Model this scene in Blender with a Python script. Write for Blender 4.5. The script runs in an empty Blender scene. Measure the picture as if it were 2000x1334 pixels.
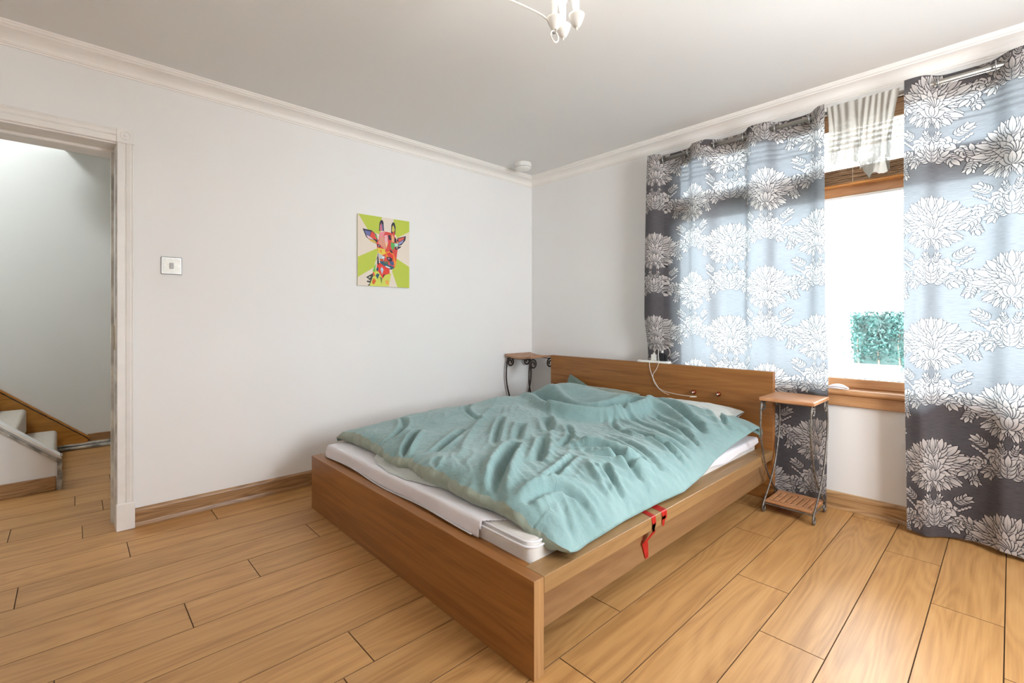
import bpy, bmesh, math, random
import numpy as np
from mathutils import Vector, Matrix, noise
random.seed(7); np.random.seed(7)
S = bpy.context.scene
COL = S.collection
PI = math.pi

# ------------------------------------------------------------------ camera
YAW = 46.808
YF = -4.75
cam_d = bpy.data.cameras.new('camera'); cam = bpy.data.objects.new('camera', cam_d); COL.objects.link(cam)
cam_d.sensor_width = 36; cam_d.lens = 36*915.77/2000; cam_d.shift_y = -(667-622.38)/2000
cam_d.clip_start = 0.02; cam_d.clip_end = 200
cam.location = (-3.5374, -3.4639, 1.2)
cam.rotation_euler = (PI/2, 0, math.radians(YAW-90))
S.camera = cam
# ------------------------------------------------------------------ light
W = bpy.data.worlds.new('world'); S.world = W; W.use_nodes = True
wb = W.node_tree.nodes['Background']
wb.inputs[0].default_value = (0.90, 0.96, 1.0, 1); wb.inputs[1].default_value = 9.0
pl = bpy.data.lights.new('window_portal', 'AREA'); pl.shape = 'RECTANGLE'; pl.size = 2.3; pl.size_y = 1.8
pl.cycles.is_portal = True
po = bpy.data.objects.new('window_portal', pl); COL.objects.link(po)
po.location = (0.24, -2.78, 1.64); po.rotation_euler = (0, PI/2, 0)
pl.size, pl.size_y = 1.8, 2.3
pl2 = bpy.data.lights.new('added_window_portal', 'AREA'); pl2.shape = 'RECTANGLE'; pl2.size = 1.15; pl2.size_y = 1.5; pl2.cycles.is_portal = True  # portal for the unseen window added in the front wall
po2 = bpy.data.objects.new('added_window_portal', pl2); COL.objects.link(po2)
po2.location = (-1.525, YF-0.12, 1.6); po2.rotation_euler = (PI/2, 0, 0)
sun_d = bpy.data.lights.new('sun', 'SUN'); sun_d.energy = 3.6; sun_d.angle = math.radians(5); sun_d.color = (0.97, 0.98, 1.0)
sun = bpy.data.objects.new('sun', sun_d); COL.objects.link(sun); sun.location = (20, -2, 5)
sun.rotation_euler = Vector((-1.0, 0.03, -0.135)).to_track_quat('-Z', 'Y').to_euler()
BULB = 42.0          # strength of the chandelier bulbs
HALL = 52.0          # strength of the lamp added to brighten the hall
vs = S.view_settings
S.display_settings.display_device = 'sRGB'
vs.view_transform = 'Standard'; vs.look = 'None'; vs.gamma = 1; vs.use_curve_mapping = False
vs.exposure = 1.60
try:
    S.cycles.max_bounces = 12; S.cycles.diffuse_bounces = 7; S.cycles.transparent_max_bounces = 16
    S.cycles.transmission_bounces = 8; S.cycles.sample_clamp_indirect = 8; S.cycles.caustics_reflective = False
except Exception: pass

# ------------------------------------------------------------------ materials
def new_mat(name):
    m = bpy.data.materials.new(name); m.use_nodes = True
    nt = m.node_tree; b = nt.nodes['Principled BSDF']
    return m, nt, b
def N(nt, t, **k):
    n = nt.nodes.new(t)
    for a, v in k.items(): setattr(n, a, v)
    return n
def bump(nt, b, sock, s, d):
    bp = N(nt, 'ShaderNodeBump'); bp.inputs['Strength'].default_value = s; bp.inputs['Distance'].default_value = d
    nt.links.new(sock, bp.inputs['Height']); nt.links.new(bp.outputs[0], b.inputs['Normal']); return bp
def ramp(nt, sock, stops):
    r = N(nt, 'ShaderNodeValToRGB'); e = r.color_ramp.elements
    while len(e) < len(stops): e.new(0.5)
    for i, (p, c) in enumerate(stops): e[i].position = p; e[i].color = (*c, 1)
    nt.links.new(sock, r.inputs[0]); return r.outputs[0]
def math_(nt, op, a, b=None):
    n = N(nt, 'ShaderNodeMath', operation=op)
    for i, v in enumerate((a, b)):
        if v is None: continue
        if isinstance(v, (int, float)): n.inputs[i].default_value = v
        else: nt.links.new(v, n.inputs[i])
    return n.outputs[0]
def plain(name, c, rough=0.5, metal=0, nscale=30, namp=0.04, bs=0.0, bd=0.002, spec=0.5, bscale=None):
    m, nt, b = new_mat(name)
    tc = N(nt, 'ShaderNodeTexCoord'); no = N(nt, 'ShaderNodeTexNoise')
    no.inputs['Scale'].default_value = nscale; no.inputs['Detail'].default_value = 5
    nt.links.new(tc.outputs['Object'], no.inputs['Vector'])
    lo = tuple(max(0, x*(1-namp)) for x in c); hi = tuple(min(1, x*(1+namp)) for x in c)
    nt.links.new(ramp(nt, no.outputs[0], [(0.35, lo), (0.65, hi)]), b.inputs['Base Color'])
    b.inputs['Roughness'].default_value = rough; b.inputs['Metallic'].default_value = metal
    b.inputs['Specular IOR Level'].default_value = spec
    if bs:
        n2 = no
        if bscale:
            n2 = N(nt, 'ShaderNodeTexNoise'); n2.inputs['Scale'].default_value = bscale; n2.inputs['Detail'].default_value = 4
            nt.links.new(tc.outputs['Object'], n2.inputs['Vector'])
        bump(nt, b, n2.outputs[0], bs, bd)
    return m
def wood(name, dark, mid, light, axis=0, along=0.9, across=9.0, rings=9.0, rough=0.4, ringamt=0.35, bs=0.15, per_object=True, spec=0.5, fine=1.0):
    m, nt, b = new_mat(name)
    tc = N(nt, 'ShaderNodeTexCoord'); oi = N(nt, 'ShaderNodeObjectInfo')
    add = N(nt, 'ShaderNodeVectorMath', operation='ADD')
    cm = N(nt, 'ShaderNodeCombineXYZ')
    r1 = math_(nt, 'MULTIPLY', oi.outputs['Random'], 37.0)
    for i in range(3): nt.links.new(r1, cm.inputs[i])
    nt.links.new(tc.outputs['Object'], add.inputs[0])
    if per_object: nt.links.new(cm.outputs[0], add.inputs[1])
    def mapped(al, ac):
        mp = N(nt, 'ShaderNodeMapping'); sc = [ac, ac, ac]; sc[axis] = al
        mp.inputs['Scale'].default_value = sc; nt.links.new(add.outputs[0], mp.inputs['Vector']); return mp.outputs[0]
    big = N(nt, 'ShaderNodeTexNoise'); big.inputs['Scale'].default_value = 1; big.inputs['Detail'].default_value = 1.5
    nt.links.new(mapped(along, across*0.55), big.inputs['Vector'])
    ring = math_(nt, 'PINGPONG', math_(nt, 'MULTIPLY', big.outputs[0], rings*1.6), 0.5)
    ring = math_(nt, 'MULTIPLY', ring, 2.0)
    fn = N(nt, 'ShaderNodeTexNoise'); fn.inputs['Scale'].default_value = 1; fn.inputs['Detail'].default_value = 8; fn.inputs['Roughness'].default_value = 0.65
    nt.links.new(mapped(along*4, across*14*fine), fn.inputs['Vector'])
    md = N(nt, 'ShaderNodeTexNoise'); md.inputs['Scale'].default_value = 1; md.inputs['Detail'].default_value = 4
    nt.links.new(mapped(along*1.6, across*2.2), md.inputs['Vector'])
    v = math_(nt, 'ADD', math_(nt, 'MULTIPLY', ring, ringamt), math_(nt, 'MULTIPLY', fn.outputs[0], 0.55))
    v = math_(nt, 'ADD', v, math_(nt, 'MULTIPLY', md.outputs[0], 0.75))
    v = math_(nt, 'SUBTRACT', v, 0.32 + ringamt*0.35)
    col = ramp(nt, v, [(0.12, dark), (0.42, mid), (0.78, light)])
    hs = N(nt, 'ShaderNodeHueSaturation'); nt.links.new(col, hs.inputs['Color'])
    if per_object: nt.links.new(math_(nt, 'ADD', math_(nt, 'MULTIPLY', oi.outputs['Random'], 0.16), 0.92), hs.inputs['Value'])
    nt.links.new(hs.outputs[0], b.inputs['Base Color'])
    b.inputs['Roughness'].default_value = rough; b.inputs['Specular IOR Level'].default_value = spec
    bump(nt, b, fn.outputs[0], bs, 0.001)
    return m

M = {}
M['wall'] = plain('white_painted_plaster', (0.80, 0.795, 0.79), 0.65, nscale=1.3, namp=0.012, bs=0.05, bd=0.002, bscale=90, spec=0.3)
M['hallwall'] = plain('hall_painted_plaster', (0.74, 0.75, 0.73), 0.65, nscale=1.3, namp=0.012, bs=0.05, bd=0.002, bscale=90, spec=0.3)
M['ceiling'] = plain('ceiling_paint', (0.74, 0.73, 0.715), 0.7, nscale=1.1, namp=0.012, bs=0.04, bscale=60, spec=0.2)
M['cornice'] = plain('white_moulding_paint', (0.84, 0.81, 0.775), 0.5, nscale=3, namp=0.015)
M['gloss'] = plain('white_gloss_paint', (0.80, 0.775, 0.75), 0.3, nscale=9, namp=0.03, bs=0.12, bd=0.002, bscale=25)
OD, OM, OL = (0.34, 0.165, 0.055), (0.48, 0.255, 0.092), (0.57, 0.325, 0.132)
M['plank'] = wood('oak_laminate', OD, OM, OL, 0, 0.8, 11.0, 9.0, rough=0.40, ringamt=0.18, bs=0.10, spec=0.4)
M['joint'] = plain('dark_joint', (0.09, 0.045, 0.02), 0.8)
M['bevel'] = plain('dark_plank_bevel', (0.17, 0.085, 0.035), 0.6, namp=0.1)
M['skirt_x'] = wood('oak_skirting_x', (0.22, 0.11, 0.045), (0.36, 0.20, 0.09), (0.46, 0.27, 0.13), 0, 1.2, 20, rough=0.38)
M['skirt_y'] = wood('oak_skirting_y', (0.24, 0.125, 0.05), (0.42, 0.25, 0.115), (0.52, 0.33, 0.17), 1, 1.2, 20, rough=0.38)
BD, BM, BL = (0.20, 0.075, 0.016), (0.31, 0.125, 0.030), (0.38, 0.165, 0.046)
M['bed_x'] = wood('honey_oak_veneer_x', BD, BM, BL, 0, 0.8, 16, 6, rough=0.38, ringamt=0.12, bs=0.05, per_object=False)
M['bed_y'] = wood('honey_oak_veneer_y', BD, BM, BL, 1, 0.8, 16, 6, rough=0.38, ringamt=0.12, bs=0.05, per_object=False)
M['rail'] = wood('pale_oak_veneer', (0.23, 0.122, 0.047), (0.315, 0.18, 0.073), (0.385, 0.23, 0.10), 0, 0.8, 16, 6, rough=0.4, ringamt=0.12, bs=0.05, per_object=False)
M['panel'] = wood('shade_toned_oak_panel', (0.19, 0.095, 0.038), (0.26, 0.14, 0.06), (0.31, 0.175, 0.08), 0, 0.8, 16, 6, rough=0.45, ringamt=0.12, bs=0.05, per_object=False)  # darker than the rails: shade of the recess put into the colour
M['bed_end'] = wood('pale_oak_edge', (0.30, 0.15, 0.06), (0.42, 0.235, 0.10), (0.50, 0.29, 0.135), 2, 0.9, 30, 6, rough=0.4, ringamt=0.1, bs=0.05, per_object=False)
M['pine'] = wood('varnished_pine', (0.36, 0.13, 0.025), (0.52, 0.22, 0.05), (0.60, 0.29, 0.08), 1, 1.0, 14, rough=0.28, ringamt=0.2)
M['pine_w'] = wood('pale_pine_window', (0.44, 0.21, 0.085), (0.56, 0.30, 0.14), (0.64, 0.38, 0.20), 1, 1.0, 14, rough=0.3, ringamt=0.15)
M['pine_x'] = wood('varnished_pine_stair', (0.33, 0.135, 0.02), (0.46, 0.20, 0.035), (0.52, 0.25, 0.06), 0, 1.0, 10, rough=0.28, ringamt=0.25)
M['slat'] = wood('dark_slat_wood', (0.16, 0.08, 0.04), (0.30, 0.17, 0.085), (0.50, 0.32, 0.18), 1, 1.0, 30, rough=0.4)
M['tabletop'] = wood('reddish_table_wood', (0.36, 0.155, 0.06), (0.50, 0.24, 0.11), (0.58, 0.31, 0.16), 1, 1.5, 16, rough=0.42)
M['tabletop2'] = wood('worn_brown_table_wood', (0.25, 0.12, 0.06), (0.38, 0.20, 0.11), (0.48, 0.28, 0.17), 1, 1.5, 16, rough=0.5)
M['iron'] = plain('wrought_iron', (0.19, 0.17, 0.15), 0.45, 0.7, nscale=60, namp=0.3, bs=0.3, bd=0.001)
M['iron_dark'] = plain('dark_wrought_iron', (0.045, 0.033, 0.028), 0.5, 0.6, nscale=60, namp=0.3, bs=0.3, bd=0.001)
M['chrome'] = plain('brushed_chrome', (0.40, 0.40, 0.40), 0.35, 1, nscale=80, namp=0.05)
M['steel'] = plain('brushed_nickel', (0.36, 0.34, 0.31), 0.42, 1, nscale=80, namp=0.06)
M['brass'] = plain('tarnished_brass', (0.45, 0.34, 0.16), 0.4, 0.8, namp=0.2)
M['white_plastic'] = plain('white_plastic', (0.80, 0.79, 0.76), 0.35, nscale=20, namp=0.01)
M['grey_plastic'] = plain('grey_plastic', (0.42, 0.42, 0.42), 0.4, namp=0.03)
M['black_plastic'] = plain('black_plastic', (0.012, 0.013, 0.016), 0.35, namp=0.05)
M['cable'] = plain('white_cable', (0.72, 0.68, 0.62), 0.45, namp=0.02)
M['copper'] = plain('dark_copper', (0.30, 0.07, 0.03), 0.22, 0.85, namp=0.15)
M['tape'] = plain('red_tape', (0.72, 0.035, 0.025), 0.4, nscale=40, namp=0.12, bs=0.2)
M['jamb'] = plain('scuffed_jamb_paint', (0.60, 0.585, 0.55), 0.5, nscale=10, namp=0.28, bs=0.4, bd=0.003)
M['carpet'] = plain('beige_stair_carpet', (0.62, 0.57, 0.50), 0.95, nscale=140, namp=0.12, bs=0.6, bd=0.004, spec=0.1)
M['worn'] = plain('chipped_grey_paint', (0.42, 0.40, 0.36), 0.6, nscale=14, namp=0.55, bs=0.5, bd=0.004)
M['lampwhite'] = plain('cream_enamel', (0.80, 0.77, 0.71), 0.35, nscale=12, namp=0.02)
M['frost'] = plain('frosted_cup', (0.70, 0.69, 0.66), 0.4, nscale=12, namp=0.03)
M['ground'] = plain('pale_paving', (0.62, 0.60, 0.56), 0.9, nscale=2, namp=0.08)
M['bark'] = plain('grey_bark', (0.10, 0.085, 0.07), 0.9, namp=0.3)
M['leaf'] = plain('hedge_leaf', (0.009, 0.042, 0.038), 0.6, nscale=3, namp=0.5)

def cloth(name, c, c2, weave=700, sheen=0.3, wr=0.35, wscale=14, trans=0.0):
    m, nt, b = new_mat(name)
    tc = N(nt, 'ShaderNodeTexCoord')
    n1 = N(nt, 'ShaderNodeTexNoise'); n1.inputs['Scale'].default_value = 6; n1.inputs['Detail'].default_value = 6
    nt.links.new(tc.outputs['Object'], n1.inputs['Vector'])
    nt.links.new(ramp(nt, n1.outputs[0], [(0.3, c), (0.7, c2)]), b.inputs['Base Color'])
    b.inputs['Roughness'].default_value = 0.75; b.inputs['Specular IOR Level'].default_value = 0.2
    b.inputs['Sheen Weight'].default_value = sheen; b.inputs['Sheen Roughness'].default_value = 0.4
    n2 = N(nt, 'ShaderNodeTexNoise'); n2.inputs['Scale'].default_value = wscale; n2.inputs['Detail'].default_value = 7
    n2.inputs['Roughness'].default_value = 0.6; n2.inputs['Distortion'].default_value = 0.8
    nt.links.new(tc.outputs['Object'], n2.inputs['Vector'])
    n3 = N(nt, 'ShaderNodeTexNoise'); n3.inputs['Scale'].default_value = weave
    nt.links.new(tc.outputs['Object'], n3.inputs['Vector'])
    h = math_(nt, 'ADD', n2.outputs[0], math_(nt, 'MULTIPLY', n3.outputs[0], 0.06))
    bump(nt, b, h, wr, 0.02)
    return m
M['duvet'] = cloth('teal_washed_cotton', (0.200, 0.320, 0.318), (0.250, 0.380, 0.378), wr=0.55, wscale=15)
M['sage'] = cloth('sage_cotton', (0.30, 0.35, 0.285), (0.34, 0.385, 0.32), wr=0.3)
M['sage_pillow'] = cloth('dull_sage_pillowcase', (0.22, 0.265, 0.22), (0.25, 0.295, 0.25), wr=0.3)
M['pillow_dark'] = cloth('dark_teal_pillowcase', (0.13, 0.19, 0.165), (0.15, 0.21, 0.185), wr=0.3)
M['pillow_pale'] = cloth('pale_grey_pillowcase', (0.52, 0.55, 0.53), (0.56, 0.59, 0.57), wr=0.3)
M['sheet'] = cloth('white_cotton_sheet', (0.72, 0.70, 0.74), (0.76, 0.74, 0.77), wr=0.25, wscale=7)
M['mattress'] = cloth('cream_mattress_ticking', (0.60, 0.57, 0.54), (0.66, 0.63, 0.60), wr=0.2)

# ------------------------------------------------------------------ object helpers
def wloc(p):
    v = Vector((0, 0, 0))
    while p is not None: v = v + p.location; p = p.parent
    return v
def link_mesh(name, me, mat, parent=None, origin=None, smooth=False):
    o = bpy.data.objects.new(name, me); COL.objects.link(o)
    base = wloc(parent)
    if origin is not None: o.location = Vector(origin) - base
    off = base + o.location
    if off.length > 0: me.transform(Matrix.Translation(-off))
    for m in (mat if isinstance(mat, (list, tuple)) else [mat]): me.materials.append(m)
    if parent is not None: o.parent = parent
    if smooth:
        for p in me.polygons: p.use_smooth = True
    return o
def obj(name, bm, mat, parent=None, origin=None, smooth=False):
    me = bpy.data.meshes.new(name); bmesh.ops.recalc_face_normals(bm, faces=bm.faces); bm.to_mesh(me); bm.free()
    return link_mesh(name, me, mat, parent, origin, smooth)
def thing(name, label, cat, loc=(0, 0, 0), group=None):
    o = bpy.data.objects.new(name, None); COL.objects.link(o); o.location = loc; o.empty_display_size = 0.05
    o['label'] = label; o['category'] = cat
    if group: o['group'] = group
    return o
def tag(o, label, cat, group=None):
    o['label'] = label; o['category'] = cat
    if group: o['group'] = group
    return o
def struct(o): o['kind'] = 'structure'; return o
def sroot(name):
    o = bpy.data.objects.new(name, None); COL.objects.link(o); o['kind'] = 'structure'; o.empty_display_size = 0.05; return o
def box(bm, lo, hi, bev=0, seg=1):
    lo, hi = [min(a, b) for a, b in zip(lo, hi)], [max(a, b) for a, b in zip(lo, hi)]
    v = [bm.verts.new((lo[0] if i & 1 == 0 else hi[0], lo[1] if i & 2 == 0 else hi[1], lo[2] if i & 4 == 0 else hi[2])) for i in range(8)]
    fs = [bm.faces.new([v[i] for i in f]) for f in ((0, 2, 3, 1), (4, 5, 7, 6), (0, 1, 5, 4), (2, 6, 7, 3), (0, 4, 6, 2), (1, 3, 7, 5))]
    if bev:
        es = {e for f in fs for e in f.edges}
        bmesh.ops.bevel(bm, geom=list(es), offset=bev, segments=seg, affect='EDGES', profile=0.5)
    return bm
def bx(lo, hi, bev=0, seg=1): return box(bmesh.new(), lo, hi, bev, seg)
def tube(bm, pts, r, n=8, cap=True):
    pts = [Vector(p) for p in pts]; rs = r if isinstance(r, (list, tuple)) else [r]*len(pts)
    rings = []; up = None
    for i, p in enumerate(pts):
        t = (pts[min(i+1, len(pts)-1)] - pts[max(i-1, 0)]).normalized()
        if up is None:
            up = Vector((0, 0, 1)) if abs(t.z) < 0.9 else Vector((1, 0, 0))
        a = t.cross(up)
        if a.length < 1e-4: a = t.cross(Vector((0.3, 1, 0.2)))
        a.normalize(); b = a.cross(t).normalized(); up = b
        rings.append([bm.verts.new(p + (a*math.cos(2*PI*k/n) + b*math.sin(2*PI*k/n))*rs[i]) for k in range(n)])
    for i in range(len(rings)-1):
        for k in range(n):
            bm.faces.new((rings[i][k], rings[i][(k+1) % n], rings[i+1][(k+1) % n], rings[i+1][k]))
    if cap: bm.faces.new(rings[0][::-1]); bm.faces.new(rings[-1])
    return bm
def lathe(bm, prof, c, n=24, axis='z'):
    rings = []
    for r, h in prof:
        ring = []
        for k in range(n):
            a = 2*PI*k/n; x, y = max(r, 1e-5)*math.cos(a), max(r, 1e-5)*math.sin(a)
            p = {'z': (x, y, h), 'x': (h, x, y), 'y': (x, h, y)}[axis]
            ring.append(bm.verts.new((c[0]+p[0], c[1]+p[1], c[2]+p[2])))
        rings.append(ring)
    for i in range(len(rings)-1):
        for k in range(n): bm.faces.new((rings[i][k], rings[i][(k+1) % n], rings[i+1][(k+1) % n], rings[i+1][k]))
    bm.faces.new(rings[0][::-1]); bm.faces.new(rings[-1])
    return bm
def prism(bm, poly, axis, a, b):
    """extrude a 2-d polygon along an axis; poly coordinates are the two other axes in order"""
    def P(q, t):
        l = list(q); l.insert(axis, t); return l
    A = [bm.verts.new(P(q, a)) for q in poly]; B = [bm.verts.new(P(q, b)) for q in poly]
    n = len(poly)
    for i in range(n): bm.faces.new((A[i], A[(i+1) % n], B[(i+1) % n], B[i]))
    bm.faces.new(A[::-1]); bm.faces.new(B); return bm
def torus(bm, c, R, r, axis='y', n=28, m=8, sx=1.0):
    rings = []
    for i in range(n):
        a = 2*PI*i/n; ring = []
        for j in range(m):
            b = 2*PI*j/m; q = (R+r*math.cos(b)); u, v, w = q*math.cos(a), q*math.sin(a), r*math.sin(b)
            p = {'z': (u, v, w), 'x': (w, u, v), 'y': (u, w, v)}[axis]
            ring.append(bm.verts.new((c[0]+p[0], c[1]+p[1], c[2]+p[2])))
        rings.append(ring)
    for i in range(n):
        for j in range(m): bm.faces.new((rings[i][j], rings[i][(j+1) % m], rings[(i+1) % n][(j+1) % m], rings[(i+1) % n][j]))
    return bm
def grid_mesh(name, P, uv=None):
    """P: (nu,nv,3) numpy -> mesh"""
    nu, nv = P.shape[:2]
    me = bpy.data.meshes.new(name)
    idx = np.arange(nu*nv).reshape(nu, nv)
    f = np.stack([idx[:-1, :-1], idx[1:, :-1], idx[1:, 1:], idx[:-1, 1:]], -1).reshape(-1, 4)
    me.from_pydata(P.reshape(-1, 3).tolist(), [], f.tolist())
    if uv is not None:
        l = me.uv_layers.new(name='UVMap'); li = f.reshape(-1)
        l.data.foreach_set('uv', uv.reshape(-1, 2)[li].astype(np.float32).ravel())
    return me

# ================================================================== ROOM SHELL
H = 2.662
XB, YB = -4.95, -4.75
# ---- floor and its planks
fl = struct(obj('floor', bx((-6.6, -5.0, -0.06), (0.0, 2.45, -0.0045)), M['joint']))
PW, PL = 0.2155, 1.526
known = {0: -.894, 1: -.466, 2: -1.608, 3: -1.257, 4: -.754, 5: -1.9, 7: -2.765, 9: -3.58, 10: -3.192, 11: -2.898, 12: -2.542,
         13: -3.712, 14: -3.322, 15: -2.9, 17: -3.79, 18: -3.393, 22: -3.31, -1: -1.27, 6: -1.35}
hall_rows = range(0, 28)
for row in range(-7, 28):
    y0 = -3.446 + PW*row; y1 = min(y0 + PW, 2.44)
    j = known.get(row, -random.uniform(0, PL))
    xs = [-6.6 if row > 15 else XB, 0.0]; x = j - PL*6
    while x < 0:
        if xs[0]+0.12 < x < -0.08: xs.append(x)
        x += PL
    xs.sort()
    for a, b in zip(xs[:-1], xs[1:]):
        g = 0.0007
        bm = bmesh.new(); v = 0.0013
        lo = (a+g, y0+g, -0.0045); hi = (b-g, y1-g, 0)
        q0 = [bm.verts.new(p) for p in ((lo[0], lo[1], lo[2]), (hi[0], lo[1], lo[2]), (hi[0], hi[1], lo[2]), (lo[0], hi[1], lo[2]))]
        q1 = [bm.verts.new(p) for p in ((lo[0]+v, lo[1]+v, 0), (hi[0]-v, lo[1]+v, 0), (hi[0]-v, hi[1]-v, 0), (lo[0]+v, hi[1]-v, 0))]
        for k in range(4): bm.faces.new((q0[k], q0[(k+1) % 4], q1[(k+1) % 4], q1[k]))
        for f in bm.faces: f.material_index = 1          # dark micro-bevel all round
        bm.faces.new(q1).material_index = 0
        obj('plank', bm, (M['plank'], M['bevel']), fl)
# ---- ceilings
struct(obj('ceiling', bx((XB, YB, H), (0.0, 0.0, H+0.12)), M['ceiling']))
bm = bmesh.new()
prism(bm, [(-1.9, 0.34), (-3.95, 0.34), (-4.02, 0.34), (-4.02, 1.86), (-3.864, 1.942), (-3.726, 2.101), (-3.572, 2.42), (-1.9, 2.42)], 2, 2.72, 2.86)
struct(obj('ceiling_hall', bm, M['hallwall']))
struct(obj('ceiling_stairwell', bx((-6.6, 0.3, 4.6), (-1.9, 2.5, 4.7)), M['ceiling']))
# ---- walls
DX0, DX1, DZ = -4.24, -3.352, 2.196
TW = 0.34
bm = bmesh.new()
box(bm, (DX1, 0, 0), (0.2, TW, H+0.1)); box(bm, (-6.7, 0, 0), (DX0, TW, H+0.1)); box(bm, (DX0, 0, DZ), (DX1, TW, H+0.1))
wl = struct(obj('wall_left', bm, M['wall']))
WY0, WY1, WZ0, WZ1 = -1.64, -3.92, 0.72, 2.53
bm = bmesh.new(); WT = 0.24
box(bm, (0, WY0, 0), (WT, 0, H+0.1)); box(bm, (0, YB, 0), (WT, WY1, H+0.1)); box(bm, (0, WY1, 0), (WT, WY0, WZ0)); box(bm, (0, WY1, WZ1), (WT, WY0, H+0.1))
struct(obj('wall_right', bm, M['wall']))
struct(obj('wall_back', bx((XB-0.1, YB-0.1, 0), (XB, 0, H+0.1)), M['wall']))
bm = bmesh.new(); GX0, GX1, GZ0, GZ1 = -2.10, -0.95, 0.85, 2.35  # opening for a window added to let more daylight in
box(bm, (XB, YB-0.14, 0), (GX0, YB, H+0.1)); box(bm, (GX1, YB-0.14, 0), (0.1, YB, H+0.1)); box(bm, (GX0, YB-0.14, 0), (GX1, YB, GZ0)); box(bm, (GX0, YB-0.14, GZ1), (GX1, YB, H+0.1))
struct(obj('wall_front', bm, M['wall']))
struct(obj('wall_hall_far', bx((-6.6, 2.42, 0), (-1.8, 2.52, 4.65)), M['hallwall']))
struct(obj('wall_hall_right', bx((-1.9, TW, 0), (-1.8, 2.42, 4.65)), M['hallwall']))
struct(obj('wall_hall_left', bx((-6.7, TW, 0), (-6.6, 2.52, 4.65)), M['hallwall']))
struct(obj('wall_hall_upper', bx((-6.6, 0.24, H+0.1), (-1.8, TW, 4.65)), M['hallwall']))
# ---- cornice
def cornice_prof(P=0.112, Q=0.088):
    pts = [(0.0, 0.0), (P, 0.0), (P, -0.007), (P-0.008, -0.011), (P-0.008, -0.017), (P-0.014, -0.021), (P-0.022, -0.021), (P-0.026, -0.027)]
    x0, z0 = P-0.028, -0.028; x1, z1 = 0.016, -0.070
    for i in range(1, 9):
        a = PI/2*i/8; pts.append((x0-(x0-x1)*math.sin(a), z1-(z1-z0)*(1-math.sin(PI/2-a)) if False else z0+(z1-z0)*(1-math.cos(a))))
    pts += [(0.014, -0.072), (0.014, -0.077), (0.007, -0.080), (0.007, -Q), (0.0, -Q)]
    return pts
cp = cornice_prof()
struct(obj('trim_1', prism(bmesh.new(), [(-x, H+z) for x, z in cp], 0, XB, 0.0), M['cornice'], smooth=False))
struct(obj('trim_2', prism(bmesh.new(), [(-x, H+z) for x, z in cp], 1, YB, 0.0), M['cornice']))
struct(obj('trim_3', prism(bmesh.new(), [(XB+x, H+z) for x, z in cp], 1, YB, 0.0), M['cornice']))
struct(obj('trim_4', prism(bmesh.new(), [(YB+x, H+z) for x, z in cp], 0, XB, 0.0), M['cornice']))
# ---- skirting
sk = [(0, 0), (0.020, 0), (0.020, 0.006), (0.017, 0.018), (0.014, 0.026), (0.014, 0.088), (0.011, 0.096), (0.006, 0.103), (0, 0.1055)]
struct(obj('baseboard_left', prism(bmesh.new(), [(-x, z) for x, z in sk], 0, -3.272, 0.0), M['skirt_x']))
struct(obj('baseboard_right', prism(bmesh.new(), [(-x, z) for x, z in sk], 1, YB, -0.0), M['skirt_y']))
struct(obj('baseboard_back', prism(bmesh.new(), [(XB+x, z) for x, z in sk], 1, YB, 0.0), M['skirt_y']))
struct(obj('baseboard_front', prism(bmesh.new(), [(YB+x, z) for x, z in sk], 0, XB, 0.0), M['skirt_x']))
# hall skirting and the painted pipe along it
struct(obj('baseboard_hall', bx((-3.43, 2.402, 0.05), (-1.9, 2.42, 0.13), 0.004), M['skirt_x']))
pp = thing('hall_heating_pipes', 'pair of chipped white pipes running along the hall floor below the skirting', 'pipe', (-2.8, 2.38, 0))
for k, (z, yy) in enumerate(((0.020, 2.375), (0.048, 2.392))):
    obj('pipe', tube(bmesh.new(), [(-3.70, yy, z)]+[(-1.95, yy, z)], 0.0125, 10), M['worn'], pp, smooth=True)

# ---- door casing
d = sroot('door_1')
def casing_v(x0, x1, z0, z1):
    bm = bmesh.new(); w = x1-x0
    prof = [(x0, 0), (x0, -0.016), (x0+0.003, -0.019), (x0+w*0.44, -0.019), (x0+w*0.50, -0.013), (x0+w*0.56, -0.019), (x0+w*0.78, -0.024), (x0+w*0.86, -0.020), (x0+w*0.93, -0.024), (x1-0.001, -0.020), (x1, 0)]
    prism(bm, prof, 2, z0, z1); return bm
obj('casing_upright', casing_v(DX1, -3.278, 0.15, DZ), M['gloss'], d)
obj('casing_upright', casing_v(DX0-0.074, DX0, 0.15, DZ), M['gloss'], d)
bm = bmesh.new(); w = 0.074
prof = [(0, DZ), (-0.016, DZ), (-0.019, DZ+0.003), (-0.019, DZ+w*0.44), (-0.013, DZ+w*0.5), (-0.019, DZ+w*0.56), (-0.024, DZ+w*0.78), (-0.02, DZ+w*0.86), (-0.024, DZ+w*0.93), (-0.02, DZ+w-0.001), (0, DZ+w)]
obj('casing_head', prism(bm, prof, 0, DX0, DX1), M['gloss'], d)
for xc in (-3.315, DX0-0.037):
    rb = obj('corner_block', bx((xc-0.040, -0.026, DZ-0.002), (xc+0.040, 0, DZ+0.080), 0.002), M['gloss'], d)
    bm = bmesh.new(); torus(bm, (xc, -0.0265, DZ+0.041), 0.022, 0.0028, 'y', 24, 6); lathe(bm, [(0.008, -0.0265), (0.006, -0.031), (0.0, -0.032)], (xc, 0, DZ+0.041), 16, 'y')
    obj('rosette', bm, M['gloss'], rb, smooth=True)
    obj('plinth_block', bx((xc-0.041, -0.027, 0), (xc+0.042, 0, 0.152), 0.003), M['gloss'], d)
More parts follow.
